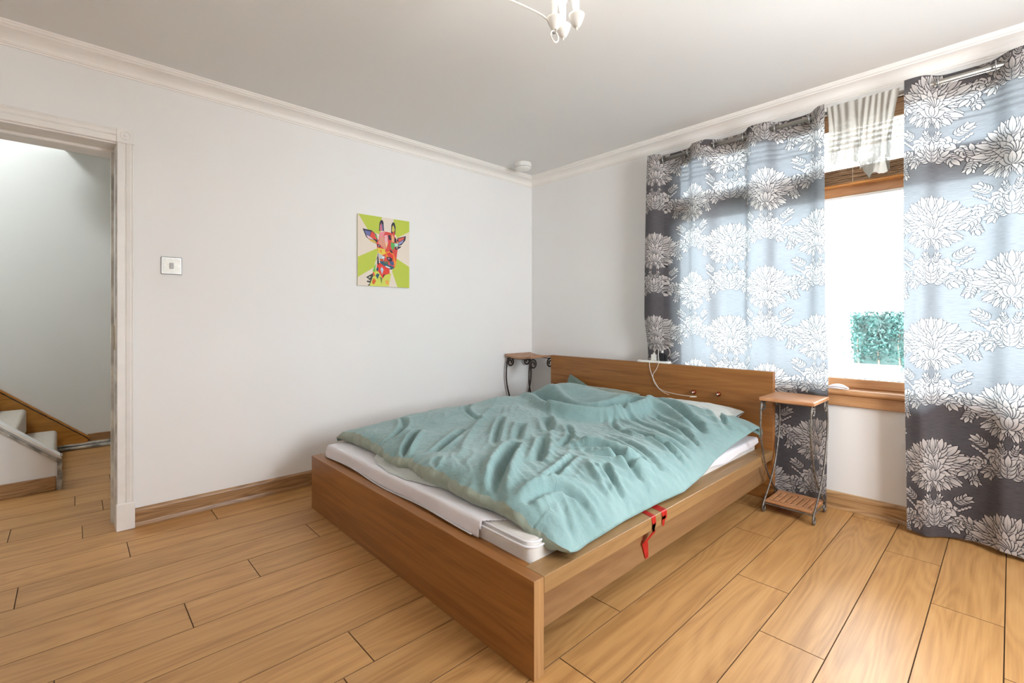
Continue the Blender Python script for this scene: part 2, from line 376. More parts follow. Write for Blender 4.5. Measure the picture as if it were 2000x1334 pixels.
# jambs with a stop, chipped inner edge
def jamb(x, s):
    bm = bmesh.new(); n = 40
    # wavy chipped face
    rows = []
    for i in range(n+1):
        z = DZ*i/n; rr = random.Random(i); c = 0.003*rr.random()
        rows.append([bm.verts.new(p) for p in ((x+s*0.0, 0.0-0.001, z), (x-s*(0.004+c), 0.002+c, z), (x-s*0.006, 0.03, z), (x-s*0.006, 0.14, z), (x-s*0.018, 0.142, z), (x-s*0.018, 0.19, z), (x-s*0.006, 0.192, z), (x-s*0.006, TW, z), (x, TW, z))])
    for i in range(n):
        for k in range(8): bm.faces.new((rows[i][k], rows[i][k+1], rows[i+1][k+1], rows[i+1][k]))
    return bm
jr = obj('jamb', jamb(DX1, 1), M['jamb'], d)
obj('jamb', jamb(DX0, -1), M['worn'], d)
obj('jamb_head', bx((DX0, 0.0, DZ-0.008), (DX1, TW, DZ+0.001)), M['gloss'], d)
obj('door_stop', bx((DX0, 0.14, DZ-0.024), (DX1, 0.19, DZ-0.006), 0.003), M['gloss'], d)
obj('strike_plate', bx((DX1-0.0085, 0.05, 1.02), (DX1-0.004, 0.085, 1.16), 0.001), M['brass'], jr)
# hall side casing
obj('casing_upright', bx((DX1-0.001, TW, 0), (-3.27, TW+0.02, DZ+0.08), 0.003), M['gloss'], d)

# ---- window: frame, glass, sill
w1 = sroot('window_1')
FX0, FX1 = 0.125, 0.185
gy0, gy1 = WY0-0.06, WY1+0.06
obj('window_stile', bx((FX0, WY0-0.06, 0.755), (FX1, WY0, WZ1), 0.004), M['pine_w'], w1)
obj('window_stile', bx((FX0, WY1, 0.755), (FX1, WY1+0.06, WZ1), 0.004), M['pine_w'], w1)
obj('bottom_rail', bx((FX0-0.02, gy1, 0.755), (FX1, gy0, 0.815), 0.006), M['pine_w'], w1)
obj('transom_rail', bx((FX0-0.015, gy1, 1.99), (FX1, gy0, 2.155), 0.006), M['pine_w'], w1)
obj('glazing_bead', bx((FX0-0.022, gy1, 1.975), (FX1-0.02, gy0, 1.992), 0.003), M['white_plastic'], w1)
obj('top_rail', bx((FX0, gy1, 2.44), (FX1, gy0, WZ1), 0.004), M['slat'], w1)
gm, nt, b = new_mat('window_glass')
nt.nodes.remove(b); out = nt.nodes['Material Output']
tr = N(nt, 'ShaderNodeBsdfTransparent'); gl = N(nt, 'ShaderNodeBsdfGlossy'); gl.inputs['Roughness'].default_value = 0.02
fr = N(nt, 'ShaderNodeFresnel'); mx = N(nt, 'ShaderNodeMixShader')
tr.inputs[0].default_value = (0.97, 0.985, 0.98, 1)
nt.links.new(fr.outputs[0], mx.inputs[0]); nt.links.new(tr.outputs[0], mx.inputs[1]); nt.links.new(gl.outputs[0], mx.inputs[2]); nt.links.new(mx.outputs[0], out.inputs[0])
obj('pane', bx((0.152, gy1, 0.80), (0.156, gy0, 2.0)), gm, w1)
obj('pane', bx((0.152, gy1, 2.15), (0.156, gy0, 2.45)), gm, w1)
obj('gasket', bx((FX0+0.012, gy1, 0.813), (FX0+0.02, gy0, 0.8185)), M['black_plastic'], w1)
bm = bmesh.new(); prof = [(0.13, 0.722), (-0.030, 0.722), (-0.040, 0.728), (-0.044, 0.738), (-0.040, 0.749), (-0.030, 0.755), (0.13, 0.755)]
# prism along y: other axes are x,z
prism(bm, prof, 1, WY1-0.05, WY0+0.05)
obj('window_sill', bm, M['pine_w'], w1)
obj('sill_apron', bx((-0.022, WY1-0.04, 0.655), (-0.0, WY0+0.04, 0.722), 0.003), M['pine_w'], w1)
for y in (WY0, WY1): obj('reveal_lining', bx((0.0, y-0.006, 0.755), (0.125, y+0.006, WZ1)), M['pine_w'], w1)
obj('reveal_lining', bx((0.0, WY1, WZ1-0.012), (0.125, WY0, WZ1)), M['slat'], w1)
obj('outer_sill', bx((0.185, WY1, 0.70), (0.34, WY0, 0.745), 0.01), M['white_plastic'], w1)

w2 = sroot('added_fill_window')  # unseen second window, added behind the camera to brighten the room
for x in (GX0, -1.52, GX1-0.05): obj('window_stile', bx((x, YB-0.11, GZ0), (x+0.05, YB-0.05, GZ1), 0.004), M['pine'], w2)
for z in (GZ0, GZ1-0.05): obj('window_rail', bx((GX0, YB-0.11, z), (GX1, YB-0.05, z+0.05), 0.004), M['pine'], w2)
obj('window_sill', bx((GX0-0.05, YB-0.12, GZ0-0.03), (GX1+0.05, YB+0.04, GZ0), 0.01), M['pine'], w2)
# ================================================================== OUTSIDE
struct(obj('ground', bx((0.35, -40, -0.35), (60, 40, -0.2)), M['ground']))
hd = thing('hedge', 'dense green hedge standing across the paving outside the window', 'hedge', (14.3, -1.6, -0.2))
def leaf_cloud(n, fn, size, rnd):
    V = []; F = []
    for i in range(n):
        p, nrm = fn(rnd); p = Vector(p)
        a = Vector((rnd.uniform(-1, 1), rnd.uniform(-1, 1), rnd.uniform(-1, 1))).normalized()
        b = a.cross(Vector((rnd.uniform(-1, 1), rnd.uniform(-1, 1), rnd.uniform(-1, 1)))).normalized()
        s = size*rnd.uniform(0.6, 1.3); k = len(V)
        V += [p-a*s, p+b*s*0.45, p+a*s, p-b*s*0.45]; F.append((k, k+1, k+2, k+3))
    me = bpy.data.meshes.new('foliage'); me.from_pydata([tuple(v) for v in V], [], F); return me
def hedge_pt(r):
    y = r.uniform(-4.2, 0.02); z = -0.1 + 1.52*(r.random()**0.8); z = min(z, 1.44+0.06*math.sin(y*7))
    return (14.2 + r.uniform(0, 0.5) + 0.12*math.sin(y*5+z*4), y, z), None
fo = link_mesh('foliage', leaf_cloud(9000, hedge_pt, 0.06, random.Random(3)), M['leaf'], hd); fo['kind'] = 'stuff'
obj('hedge_core', bx((14.45, -4.2, -0.2), (14.9, -0.05, 1.3)), M['leaf'], hd)
for i in range(8):
    y = -0.2-0.5*i; obj('stem', tube(bmesh.new(), [(14.4, y, -0.2), (14.45, y+0.05, 0.4), (14.4, y, 1.0)], [0.03, 0.02, 0.01], 6), M['bark'], hd)
hb = thing('pale_hedge', 'thin sparse hedge end left of the dense hedge outside', 'hedge', (14.3, 0.3, -0.2))
M['leaf2'] = plain('pale_leaf', (0.10, 0.17, 0.14), 0.6, namp=0.4)
def hedge2(r): return (14.3+r.uniform(0, .3), r.uniform(0.13, 0.45), r.uniform(-0.1, 1.35)), None
fo = link_mesh('foliage', leaf_cloud(330, hedge2, 0.05, random.Random(5)), M['leaf2'], hb); fo['kind'] = 'stuff'
for y in (0.12, 0.25, 0.36): obj('stem', tube(bmesh.new(), [(14.4, y, -0.2), (14.42, y+0.03, 1.2)], [0.02, 0.008], 6), M['bark'], hb)
sh = thing('small_shrub', 'tiny dark green shrub on the paving in front of the hedge', 'shrub', (11.4, -1.66, -0.2))
def shp(r):
    t = r.random(); a = r.uniform(0, 2*PI); q = 0.07*(1-t)+0.01
    return (11.4+q*math.cos(a), -1.66+q*math.sin(a), -0.13+0.24*t), None
fo = link_mesh('foliage', leaf_cloud(160, shp, 0.03, random.Random(6)), M['leaf'], sh); fo['kind'] = 'stuff'
obj('stem', tube(bmesh.new(), [(11.4, -1.66, -0.2), (11.4, -1.66, -0.08)], 0.015, 6), M['bark'], sh)
# bare young tree whose twig shows beside the left curtain
tr_ = thing('bare_sapling', 'bare grey sapling outside, one twig showing beside the left curtain', 'tree', (3.0, -0.02, -0.2))
obj('trunk', tube(bmesh.new(), [(3.0, -0.02, -0.2), (3.02, 0.0, 1.0), (3.0, -0.03, 2.6)], [0.035, 0.028, 0.008], 8), M['bark'], tr_, smooth=True)
bm = bmesh.new()
tube(bm, [(3.0, 0.0, 1.9), (3.0, -0.3, 2.07), (3.0, -0.62, 2.15)], [0.012, 0.010, 0.008], 6)
obj('branch', bm, M['bark'], tr_, smooth=True)
bm = bmesh.new(); tube(bm, [(3.0, -0.60, 2.145), (3.0, -0.68, 2.21)], [0.008, 0.004], 5); tube(bm, [(3.0, -0.60, 2.15), (3.0, -0.67, 2.11)], [0.008, 0.004], 5)
obj('twig', bm, M['bark'], tr_)

# ================================================================== HALL STAIR
st = thing('staircase', 'carpeted staircase rising left behind the doorway with painted knee wall', 'staircase', (-3.6, 1.75, 0))
RI, TR = 0.212, 0.19
for k in range(7):
    x1 = -3.632 - TR*k; z1 = RI*(k+1)
    bm = bx((x1-TR-0.02 if k < 6 else x1-1.2, 1.19, z1-RI if k else 0.0), (x1, 2.355, z1), 0.028, 4)
    obj('carpeted_step', bm, M['carpet'], st, smooth=True)
# stringer board on far wall
def stz(x): return 0.07 + (x+3.43)*(-0.886)
bm = bmesh.new()
prism(bm, [(-3.43, 0.055), (-3.43, 0.09), (-5.1, stz(-5.1)), (-5.1, 0.055)], 1, 2.385, 2.415)
obj('stringer', bm, M['pine_x'], st)
bm = bmesh.new()
prism(bm, [(-3.415, 0.090), (-3.415, 0.105), (-5.1, stz(-5.1)+0.035), (-5.1, stz(-5.1)+0.012)], 1, 2.378, 2.42)
obj('stringer_moulding', bm, M['pine_x'], st)
# knee wall
bm = bmesh.new()
prism(bm, [(-3.612, 0.0), (-3.612, 0.232), (-4.9, 0.232+1.288*0.925), (-4.9, 0)], 1, 1.125, 1.185)
obj('knee_wall', bm, M['wall'], st)
bm = bmesh.new()
prism(bm, [(-3.590, 0.215), (-3.600, 0.242), (-4.9, 0.272+1.288*0.925), (-4.9, 0.235+1.288*0.925)], 1, 1.10, 1.20)
obj('capping_rail', bm, plain('white_cap_paint', (0.80, 0.79, 0.77), 0.6, nscale=20, namp=0.03), st)
bm = bmesh.new()
prism(bm, [(-3.612, 0.192), (-3.612, 0.212), (-4.9, 0.232+1.288*0.925), (-4.9, 0.205+1.288*0.925)], 1, 1.108, 1.125)
obj('capping_moulding', bm, M['worn'], st)
bm = bmesh.new(); n = 14
for i in range(n):
    z0, z1 = 0.235*i/n, 0.235*(i+1)/n; r = random.Random(i*3)
    box(bm, (-3.612, 1.115-0.004*r.random(), z0), (-3.585-0.006*r.random(), 1.19, z1+0.001))
obj('end_post', bm, M['worn'], st)
obj('knee_skirting', bx((-4.9, 1.108, 0.0), (-3.618, 1.125, 0.098), 0.004), M['skirt_x'], st)
# unseen globe lamp, added above the stair to brighten the hall
hl = thing('added_hall_lamp', 'unseen white globe lamp added in the stairwell to brighten the hall', 'lamp', (-4.7, 1.2, 3.4))
em, nt, b = new_mat('added_hall_glow'); b.inputs['Emission Color'].default_value = (0.93, 0.97, 1, 1); b.inputs['Emission Strength'].default_value = HALL
obj('globe', lathe(bmesh.new(), [(0.0, -0.12)]+[(0.12*math.sin(PI*i/12), -0.12*math.cos(PI*i/12)) for i in range(1, 12)]+[(0, 0.12)], (-4.7, 1.2, 3.4), 20), em, hl, smooth=True)
obj('cord', tube(bmesh.new(), [(-4.7, 1.2, 3.5), (-4.7, 1.2, 4.6)], 0.004, 6), M['cable'], hl)

# ================================================================== BED
bed = thing('bed', 'low wide honey-oak platform bed with a ledge around the mattress', 'bed', (-1.3, -1.4, 0))
bx0, bx1, by0, by1 = -2.427, -0.13, -2.387, -0.423
bmd = bx((bx0, by0+0.0015, 0), (bx0+0.048, by1, 0.331), 0.0012)
obj('footboard', bmd, M['bed_y'], bed)
obj('footboard_edge', bx((bx0+0.001, by0, 0.001), (bx0+0.047, by0+0.0015, 0.330)), M['bed_end'], bed)
obj('headboard', bx((-0.17, by0-0.002, 0), (-0.128, by1+0.0, 0.848), 0.0015), M['bed_y'], bed)
for s, (ya, yb) in enumerate(((by0, by0+0.092), (by1-0.092, by1))):
    obj('side_rail', bx((bx0+0.049, ya, 0.273), (-0.356, yb, 0.331), 0.0015), M['rail'], bed)
    obj('side_rail_end', bx((-0.354, ya, 0.273), (-0.171, yb, 0.331), 0.0015), M['rail'], bed)
obj('ledge', bx((bx0+0.049, by0+0.093, 0.29), (bx0+0.075, by1-0.093, 0.330)), M['bed_y'], bed)
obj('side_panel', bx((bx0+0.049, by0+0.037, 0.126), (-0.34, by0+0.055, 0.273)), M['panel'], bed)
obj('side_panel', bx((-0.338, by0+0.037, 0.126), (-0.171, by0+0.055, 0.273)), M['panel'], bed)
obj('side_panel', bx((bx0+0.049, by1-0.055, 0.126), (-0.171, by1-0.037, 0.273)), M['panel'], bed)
obj('slat_base', bx((bx0+0.08, by0+0.095, 0.20), (-0.18, by1-0.095, 0.225)), M['bed_end'], bed)

# mattress
mt = thing('mattress', 'cream mattress with piped edge, bare at the near foot corner', 'mattress', (-1.28, -1.4, 0.226))
mx0, mx1, my0, my1, mz = -2.352, -0.20, -2.296, -0.505, 0.398
obj('mattress_body', bx((mx0, my0, 0.227), (mx1, my1, mz), 0.035, 5), M['mattress'], mt, smooth=True)
def rrect(x0, x1, y0, y1, r, z, n=8):
    P = []
    for cx, cy, a0 in ((x1-r, y1-r, 0), (x0+r, y1-r, PI/2), (x0+r, y0+r, PI), (x1-r, y0+r, 1.5*PI)):
        P += [(cx+r*math.cos(a0+PI/2*i/n), cy+r*math.sin(a0+PI/2*i/n), z) for i in range(n+1)]
    return P + [P[0]]
for zz, ins in ((mz-0.018, -0.001), (mz-0.006, 0.010)):
    obj('piping', tube(bmesh.new(), rrect(mx0+ins, mx1-ins, my0+ins, my1-ins, 0.045, zz), 0.0042, 6, False), M['sheet'], mt, smooth=True)

# fitted sheet: flat on top, wrapped down the foot and the near side
def sm(a, b, x): t = np.clip((x-a)/(b-a), 0, 1); return t*t*(3-2*t)
nu, nv = 200, 200
U = np.linspace(0, 1, nu)[:, None]*np.ones((1, nv)); V = np.linspace(0, 1, nv)[None, :]*np.ones((nu, 1))
dr = 0.068
sx = mx0-dr + (mx1+0.005-(mx0-dr))*U          # unrolled x
hemn = 0.052+0.010*np.sin(sx*7)+0.006*np.sin(sx*17+1)
sy = (my0-hemn) + (my1+0.06-(my0-hemn))*V
wob = np.vectorize(lambda a, b: noise.noise(Vector((a*5, b*5, 0))))
X = np.maximum(sx, mx0-0.004); Y = np.clip(sy, my0-0.006, my1+0.006)
dx = np.clip(mx0-sx, 0, None); dy = np.clip(my0-sy, 0, None)+np.clip(sy-my1, 0, None)
nz = wob(sx, sy)
Z = mz+0.006 - np.minimum(dx*0.98, 0.066) - np.minimum(dy*0.9, 0.062) + 0.004*nz
X = X - 0.012*np.sqrt(np.clip(dx/dr, 0, 1)) - 0.004*nz*(dx > 0)
X = np.where(dx > 0, X-0.006*np.sin(sy*9)*dx/dr, X)
Y = Y - 0.009*np.sqrt(np.clip((my0-sy)/0.07, 0, 1))
Z = np.maximum(Z, 0.3335)
me = grid_mesh('fitted_sheet', np.stack([X, Y, Z], -1))
# cut away the near foot corner where the mattress shows
bm = bmesh.new(); bm.from_mesh(me); bm.verts.ensure_lookup_table()
kill = [f for f in bm.faces if (lambda c: c.y < -2.02-0.75*(c.x+2.38) and c.x < -1.95)(f.calc_center_median())]
bmesh.ops.delete(bm, geom=kill, context='FACES')
bmesh.ops.solidify(bm, geom=bm.faces[:], thickness=0.0022)
bm.to_mesh(me); bm.free()
sheet = link_mesh('fitted_sheet', me, M['sheet'], None, (-1.28, -1.4, mz), True)
tag(sheet, 'white fitted sheet with a wavy hem hanging over the foot of the mattress', 'sheet')
bm = bmesh.new()
hp = []
for i in range(60):
    y = -0.53-1.46*i/59
    hp.append((mx0-0.019-0.006*math.sin(y*9)-0.0, y, 0.3385+0.004*math.sin(y*6)))
obj('sheet_hem', tube(bm, hp, 0.003, 6), M['sheet'], sheet, smooth=True)

# ---------------------------------------------------------------- pillows
def pillow(name, c, sx, sy, sz, rot, tilt, roll, mat, label, seed):
    bm = bmesh.new(); n = 40; Vt = []
    for side in (1, -1):
        g = []
        for i in range(n+1):
            row = []
            for j in range(n+1):
                u, v = -1+2*i/n, -1+2*j/n
                k = (1-abs(u)**2.6)*(1-abs(v)**2.6); t = max(k, 0)**0.42
                pin = 1-0.10*(abs(u)*(1-v*v)*0+ (u*u)*(1-v*v)*0) ; ux = u*(1-0.09*(1-v*v)**1*abs(u)**3) ; vy = v*(1-0.09*(1-u*u)*abs(v)**3)
                wz = 0.012*noise.noise(Vector((u*2.5+seed, v*2.5, side)))+0.006*noise.noise(Vector((u*7+seed, v*7, side)))
                row.append(Vector((ux*sx, vy*sy, side*(t*sz+0.003)+wz*t)))
            g.append(row)
        Vt.append(g)
    R = Matrix.Rotation(rot, 4, 'Z') @ Matrix.Rotation(tilt, 4, 'Y') @ Matrix.Rotation(roll, 4, 'X')
    for s, g in enumerate(Vt):
        vv = [[bm.verts.new(Vector(c)+R @ p) for p in row] for row in g]
        for i in range(n):
            for j in range(n):
                q = (vv[i][j], vv[i+1][j], vv[i+1][j+1], vv[i][j+1]); bm.faces.new(q if s == 0 else q[::-1])
    bmesh.ops.remove_doubles(bm, verts=bm.verts[:], dist=0.0005)
    o = obj(name, bm, mat, None, c, True); tag(o, label, 'pillow'); return o
pillow('pillow', (-0.345, -1.02, 0.525), 0.155, 0.40, 0.060, 0.03, -0.42, 0.0, M['sage_pillow'], 'light sage pillow leaning on the left half of the headboard above the duvet', 1)
pillow('pillow', (-0.44, -0.93, 0.475), 0.20, 0.36, 0.065, 0.0, -0.12, 0.0, M['pillow_dark'], 'dark green pillow under the duvet at the left, its corner tip sticking up', 2)
pillow('pillow', (-0.35, -1.88, 0.522), 0.150, 0.345, 0.065, 0.0, -0.30, 0.0, M['pillow_pale'], 'pale grey pillow at the right half of the headboard', 3)
bm = bmesh.new()  # raised corner of the dark pillowcase
cv = [(-0.205, -0.700, 0.690), (-0.235, -0.685, 0.60), (-0.250, -0.86, 0.615), (-0.240, -0.95, 0.60), (-0.215, -0.80, 0.655)]
a = [bm.verts.new(p) for p in cv]; b2 = [bm.verts.new((p[0]-0.012, p[1], p[2])) for p in cv]
bm.faces.new(a); bm.faces.new(b2[::-1])
for i in range(5): bm.faces.new((a[i], a[(i+1) % 5], b2[(i+1) % 5], b2[i]))
pc = [o for o in bpy.data.objects if o.name == 'pillow.001'][0]
obj('pillowcase_corner', bm, M['pillow_dark'], pc, smooth=False)

# ---------------------------------------------------------------- duvet
footc = [(-2.392, 0.0, 0.336, -2.256), (-2.34, 0, 0.352, -2.276), (-2.264, 0, .37, -2.287), (-2.172, 0, .40, -2.288), (-2.081, 0, .411, -2.284), (-1.966, 0, .411, -2.289), (-1.874, 0, .411, -2.30), (-1.71, 0, .411, -2.284),
         (-1.526, 0, .411, -2.295), (-1.33, 0, .411, -2.262), (-1.263, 0, .411, -2.292), (-1.088, 0, .411, -2.275), (-0.872, 0, .411, -2.245), (-0.618, 0, .411, -2.248), (-0.45, 0, .415, -2.272)]
fy = np.array([p[0] for p in footc]); fx = np.array([p[3] for p in footc]); fz = np.array([p[2] for p in footc])
NX = np.array([-2.262, -2.105, -1.827, -1.562, -1.36, -1.10, -.93, -.667, -.322, -0.27])
NY = np.array([-2.394, -2.358, -2.346, -2.352, -2.372, -2.350, -2.335, -2.330, -2.352, -2.352])
NZ = np.array([.338, .340, .346, .350, .356, .375, .41, .45, .50, .51])
STR = [('v', .020, -.026, [(-1.984, -0.967), (-2.245, -1.246), (-2.382, -1.403)]),
('v', .032, -.034, [(-1.739, -1.573), (-2.091, -1.847), (-2.342, -2.071)]),
('v', .028, -.020, [(-1.536, -1.618), (-1.896, -1.896)]),
('v', .022, -.014, [(-1.381, -1.07), (-1.846, -1.518)]),
('v', .018, -.012, [(-2.20, -1.50), (-2.37, -1.657)]),
('v', .038, -.020, [(-1.163, -1.274), (-1.436, -1.592)]),
('r', .035, .020, [(-2.33, -2.128), (-2.15, -2.102), (-1.995, -2.13), (-1.917, -2.24), (-1.95, -2.34)]),
('v', .022, -.020, [(-2.25, -2.16), (-2.07, -2.15), (-2.00, -2.24), (-2.03, -2.36)]),
('v', .020, -.020, [(-1.68, -2.12), (-1.767, -2.24), (-1.80, -2.36)]),
('r', .025, .018, [(-1.72, -2.06), (-1.83, -2.2), (-1.88, -2.36)]),
('v', .026, -.026, [(-1.60, -1.85), (-1.52, -2.0), (-1.53, -2.14), (-1.60, -2.30)]),
('r', .028, .020, [(-1.55, -1.80), (-1.45, -2.0), (-1.46, -2.15), (-1.52, -2.30)]),
('r', .022, .016, [(-1.35, -1.619), (-1.523, -1.866), (-1.475, -1.969)]),
('v', .032, -.026, [(-0.38, -1.60), (-0.44, -1.82), (-0.60, -2.03), (-0.74, -2.2)]),
('r', .030, .016, [(-0.46, -1.55), (-0.53, -1.82), (-0.69, -2.03), (-0.84, -2.2)]),
('v', .022, -.016, [(-0.664, -1.441), (-0.914, -1.972), (-1.024, -2.244)]),
('r', .022, .012, [(-0.75, -1.441), (-0.99, -1.972), (-1.10, -2.244)]),
('v', .022, -.018, [(-1.022, -1.80), (-1.099, -2.05), (-1.219, -2.30)]),
('v', .022, -.018, [(-1.631, -2.023), (-1.56, -2.16), (-1.436, -2.2)]),
('v', .024, -.016, [(-1.765, -1.135), (-1.974, -1.29), (-2.158, -1.411)]),
('v', .026, -.014, [(-1.395, -1.28), (-1.699, -1.548)]),
('v', .020, -.014, [(-1.707, -1.964), (-1.92, -2.049), (-2.075, -2.097)]),
('v', .024, -.016, [(-0.332, -2.054), (-0.596, -2.30)]),
('v', .020, -.014, [(-0.986, -2.30), (-0.8, -2.08), (-0.64, -1.80)]),
('v', .020, -.014, [(-1.147, -2.33), (-1.079, -2.2), (-1.128, -2.0)]),
('v', .018, -.012, [(-2.12, -2.24), (-2.171, -2.33), (-2.20, -2.38)]),
('r', .030, .012, [(-1.15, -0.75), (-1.7, -1.15), (-2.15, -1.60)]),
('r', .030, .012, [(-0.95, -1.1), (-1.3, -1.5), (-1.7, -1.75)]),
('v', .020, -.012, [(-1.15, -1.45), (-1.45, -1.75), (-1.62, -1.80)]),
('v', .020, -.012, [(-1.25, -1.90), (-1.35, -2.10), (-1.42, -2.30)]),
('v', .018, -.010, [(-0.85, -1.60), (-1.05, -1.75), (-1.15, -1.95)]),
('v', .022, -.012, [(-1.9, -0.62), (-2.0, -0.85), (-2.2, -1.0)]),
('v', .022, -.012, [(-1.3, -0.60), (-1.5, -0.8), (-1.55, -1.05)]),
('c', .050, -.060, [(-0.62, -0.62), (-0.72, -0.85), (-0.86, -1.10), (-0.90, -1.32), (-0.80, -1.48), (-0.62, -1.56), (-0.42, -1.56)]),
('r', .060, .030, [(-0.98, -1.10), (-1.02, -1.34), (-0.92, -1.56), (-0.72, -1.68), (-0.5, -1.68)])]
def segdist(X, Y, poly):
    D = np.full(X.shape, 9.0); Tt = np.zeros(X.shape); L = [0]
    for a, b in zip(poly[:-1], poly[1:]): L.append(L[-1]+math.hypot(b[0]-a[0], b[1]-a[1]))
    for i, (a, b) in enumerate(zip(poly[:-1], poly[1:])):
        vx, vy = b[0]-a[0], b[1]-a[1]; l2 = vx*vx+vy*vy
        t = np.clip(((X-a[0])*vx+(Y-a[1])*vy)/l2, 0, 1); d_ = np.hypot(X-a[0]-t*vx, Y-a[1]-t*vy)
        m = d_ < D; D = np.where(m, d_, D); Tt = np.where(m, (L[i]+t*(L[i+1]-L[i]))/L[-1], Tt)
    return D, Tt
def smooth_poly(poly, k=3):
    p = [np.array(q) for q in poly]
    for _ in range(k):
        q = [p[0]]
        for a, b in zip(p[:-1], p[1:]): q += [a*.75+b*.25, a*.25+b*.75]
        q.append(p[-1]); p = q
    return [tuple(a) for a in p]
nu, nv = 330, 330
sU = np.linspace(0, 1, nu)[:, None]*np.ones((1, nv)); tV = np.linspace(0, 1, nv)[None, :]*np.ones((nu, 1))
ylin = -2.392 + (-0.45+2.392)*tV
xf = np.interp(ylin[0], fy, fx)[None, :]*np.ones((nu, 1)); zf = np.interp(ylin[0], fy, fz)[None, :]*np.ones((nu, 1))
scal = 0.0045*np.sin(ylin*2*PI/0.105)+0.004*np.sin(ylin*2*PI/0.071+1)
xh = -0.27 - 0.03*np.sin(ylin*3)
X = xf + (xh-xf)*sU
yn = np.interp(X, NX, NY); zn = np.interp(X, NX, NZ)
Y = yn + (-0.462-yn)*tV
d_f = (X-xf); d_n = (Y-yn); d_b = (-0.462-Y); d_h = xh-X
H0 = 0.520 + 0.015*np.sin(X*2.2+1)*np.sin(Y*2.7) + 0.012*sm(-1.3, -2.2, Y)*0
H0 = H0 + 0.085*sm(-0.85, -0.38, X)*(0.75+0.25*np.sin(Y*3.6))
H0 = H0 + 0.070*np.exp(-((X+0.45)**2/0.04+(Y+0.85)**2/0.06))
H0 = H0 - 0.015*sm(-1.5, -2.3, X) - 0.015*sm(-1.9, -2.35, Y)
H0 = H0 + 0.022*np.exp(-((X+0.36)**2/0.03+(Y+1.85)**2/0.16))
H0 = H0 + 0.03*np.exp(-((X+1.0)**2/0.10+(Y+0.62)**2/0.03)) + 0.02*np.exp(-((X+1.75)**2/0.12+(Y+0.70)**2/0.04))
for kind, w, a_, poly in STR:
    if kind != 'c': w *= 0.8; a_ *= 0.88
    D, T = segdist(X, Y, smooth_poly(poly)); tap = np.clip(4*T*(1-T), 0, 1)**0.5
    if kind == 'r':
        H0 = H0 + 1.8*a_*tap*np.exp(-(D/w)**2)
    else:
        H0 = H0 + 2.0*a_*tap*(np.exp(-(D/w)**2) - 0.5*np.exp(-((D-2.0*w)/w)**2))
def nz2(sc, off, ax=1.0, ay=1.0, rot=0.0):
    c, s_ = math.cos(rot), math.sin(rot); out = np.empty(X.shape)
    A = (X*c+Y*s_)*sc*ax; B = (-X*s_+Y*c)*sc*ay
    for i in range(nu):
        for j in range(nv): out[i, j] = noise.noise(Vector((A[i, j], B[i, j], off)))
    return out
n1 = nz2(3.0, 0.3, 1, 1); n2 = nz2(5, 4.2, 0.8, 3.2, 0.75); n3 = nz2(9, 7.7, 0.7, 3.0, 0.5); n4 = nz2(7, 9.7, 0.7, 3.4, 1.2)
rid = lambda n: (1-np.abs(n)*2.2)
H0 = H0 + 0.014*n1*sm(-.30, -.60, X) + 0.0062*rid(n2)*(0.45+1.2*np.clip(n1, -.35, .5))*sm(-.28, -.5, X) + 0.0022*rid(n3) + 0.006*rid(n4)*sm(-1.4, -1.9, Y)
# gathers along the near edge
gat = np.exp(-(d_n/0.13)**1.5)
H0 = H0 + gat*(0.0085*np.sin(X*2*PI/0.062+2.2*n1*6+Y*9)+0.006*np.sin(X*2*PI/0.105+1.3))
ed = lambda d_, w: np.clip(1-np.exp(-d_/w), 0, 1)
zf_up = zf + 0.066 + 0.010*np.sin(ylin*7) - 0.030*sm(-2.1, -2.36, ylin)
zb = 0.425
near = zn + (H0-zn)*ed(d_n, 0.085)
k_f = ed(d_f, 0.05)
Z = zf_up + (near-zf_up)*k_f
Z = np.where(d_f < 0.5, Z, near)
Z = zb + (Z-zb)*ed(d_b, 0.05)
Z = Z - 0.05*(1-ed(d_h, 0.03))
Z = np.maximum(Z, np.where(Y < -2.325, 0.336, 0.336+(0.412-0.336)*sm(-2.325, -2.296, Y)))
# scalloped foot edge
X = X + (scal*0.55+0.006*np.sin(ylin*19+1.0))*np.exp(-d_f/0.05)
Z = Z + (0.003*np.sin(ylin*2*PI/0.105+0.8)+0.004*np.sin(ylin*23))*np.exp(-d_f/0.05)*(ylin > -2.25)
P = np.stack([X, Y, Z], -1)
# wrap the near, far and head borders under
def under(P, edge):
    if edge == 'near': e = P[:, 0]; q = e.copy(); q[:, 1] += 0.02; q[:, 2] -= 0.010; q[:, 2] = np.maximum(q[:, 2], 0.3335); return np.concatenate([q[:, None], P], 1)
    if edge == 'far': e = P[:, -1]; q = e.copy(); q[:, 1] -= 0.01; q[:, 2] -= 0.02; return np.concatenate([P, q[:, None]], 1)
    if edge == 'head': e = P[-1]; q = e.copy(); q[:, 0] -= 0.015; q[:, 2] -= 0.03; return np.concatenate([P, q[None]], 0)
foot_edge = P[0].copy()
P = under(P, 'near'); P = under(P, 'far'); P = under(P, 'head')
me = grid_mesh('duvet', P)
duvet = link_mesh('duvet', me, M['duvet'], None, (-1.3, -1.4, 0.42), True)
tag(duvet, 'crumpled teal duvet spread over the bed, sage reverse showing at the foot', 'duvet')
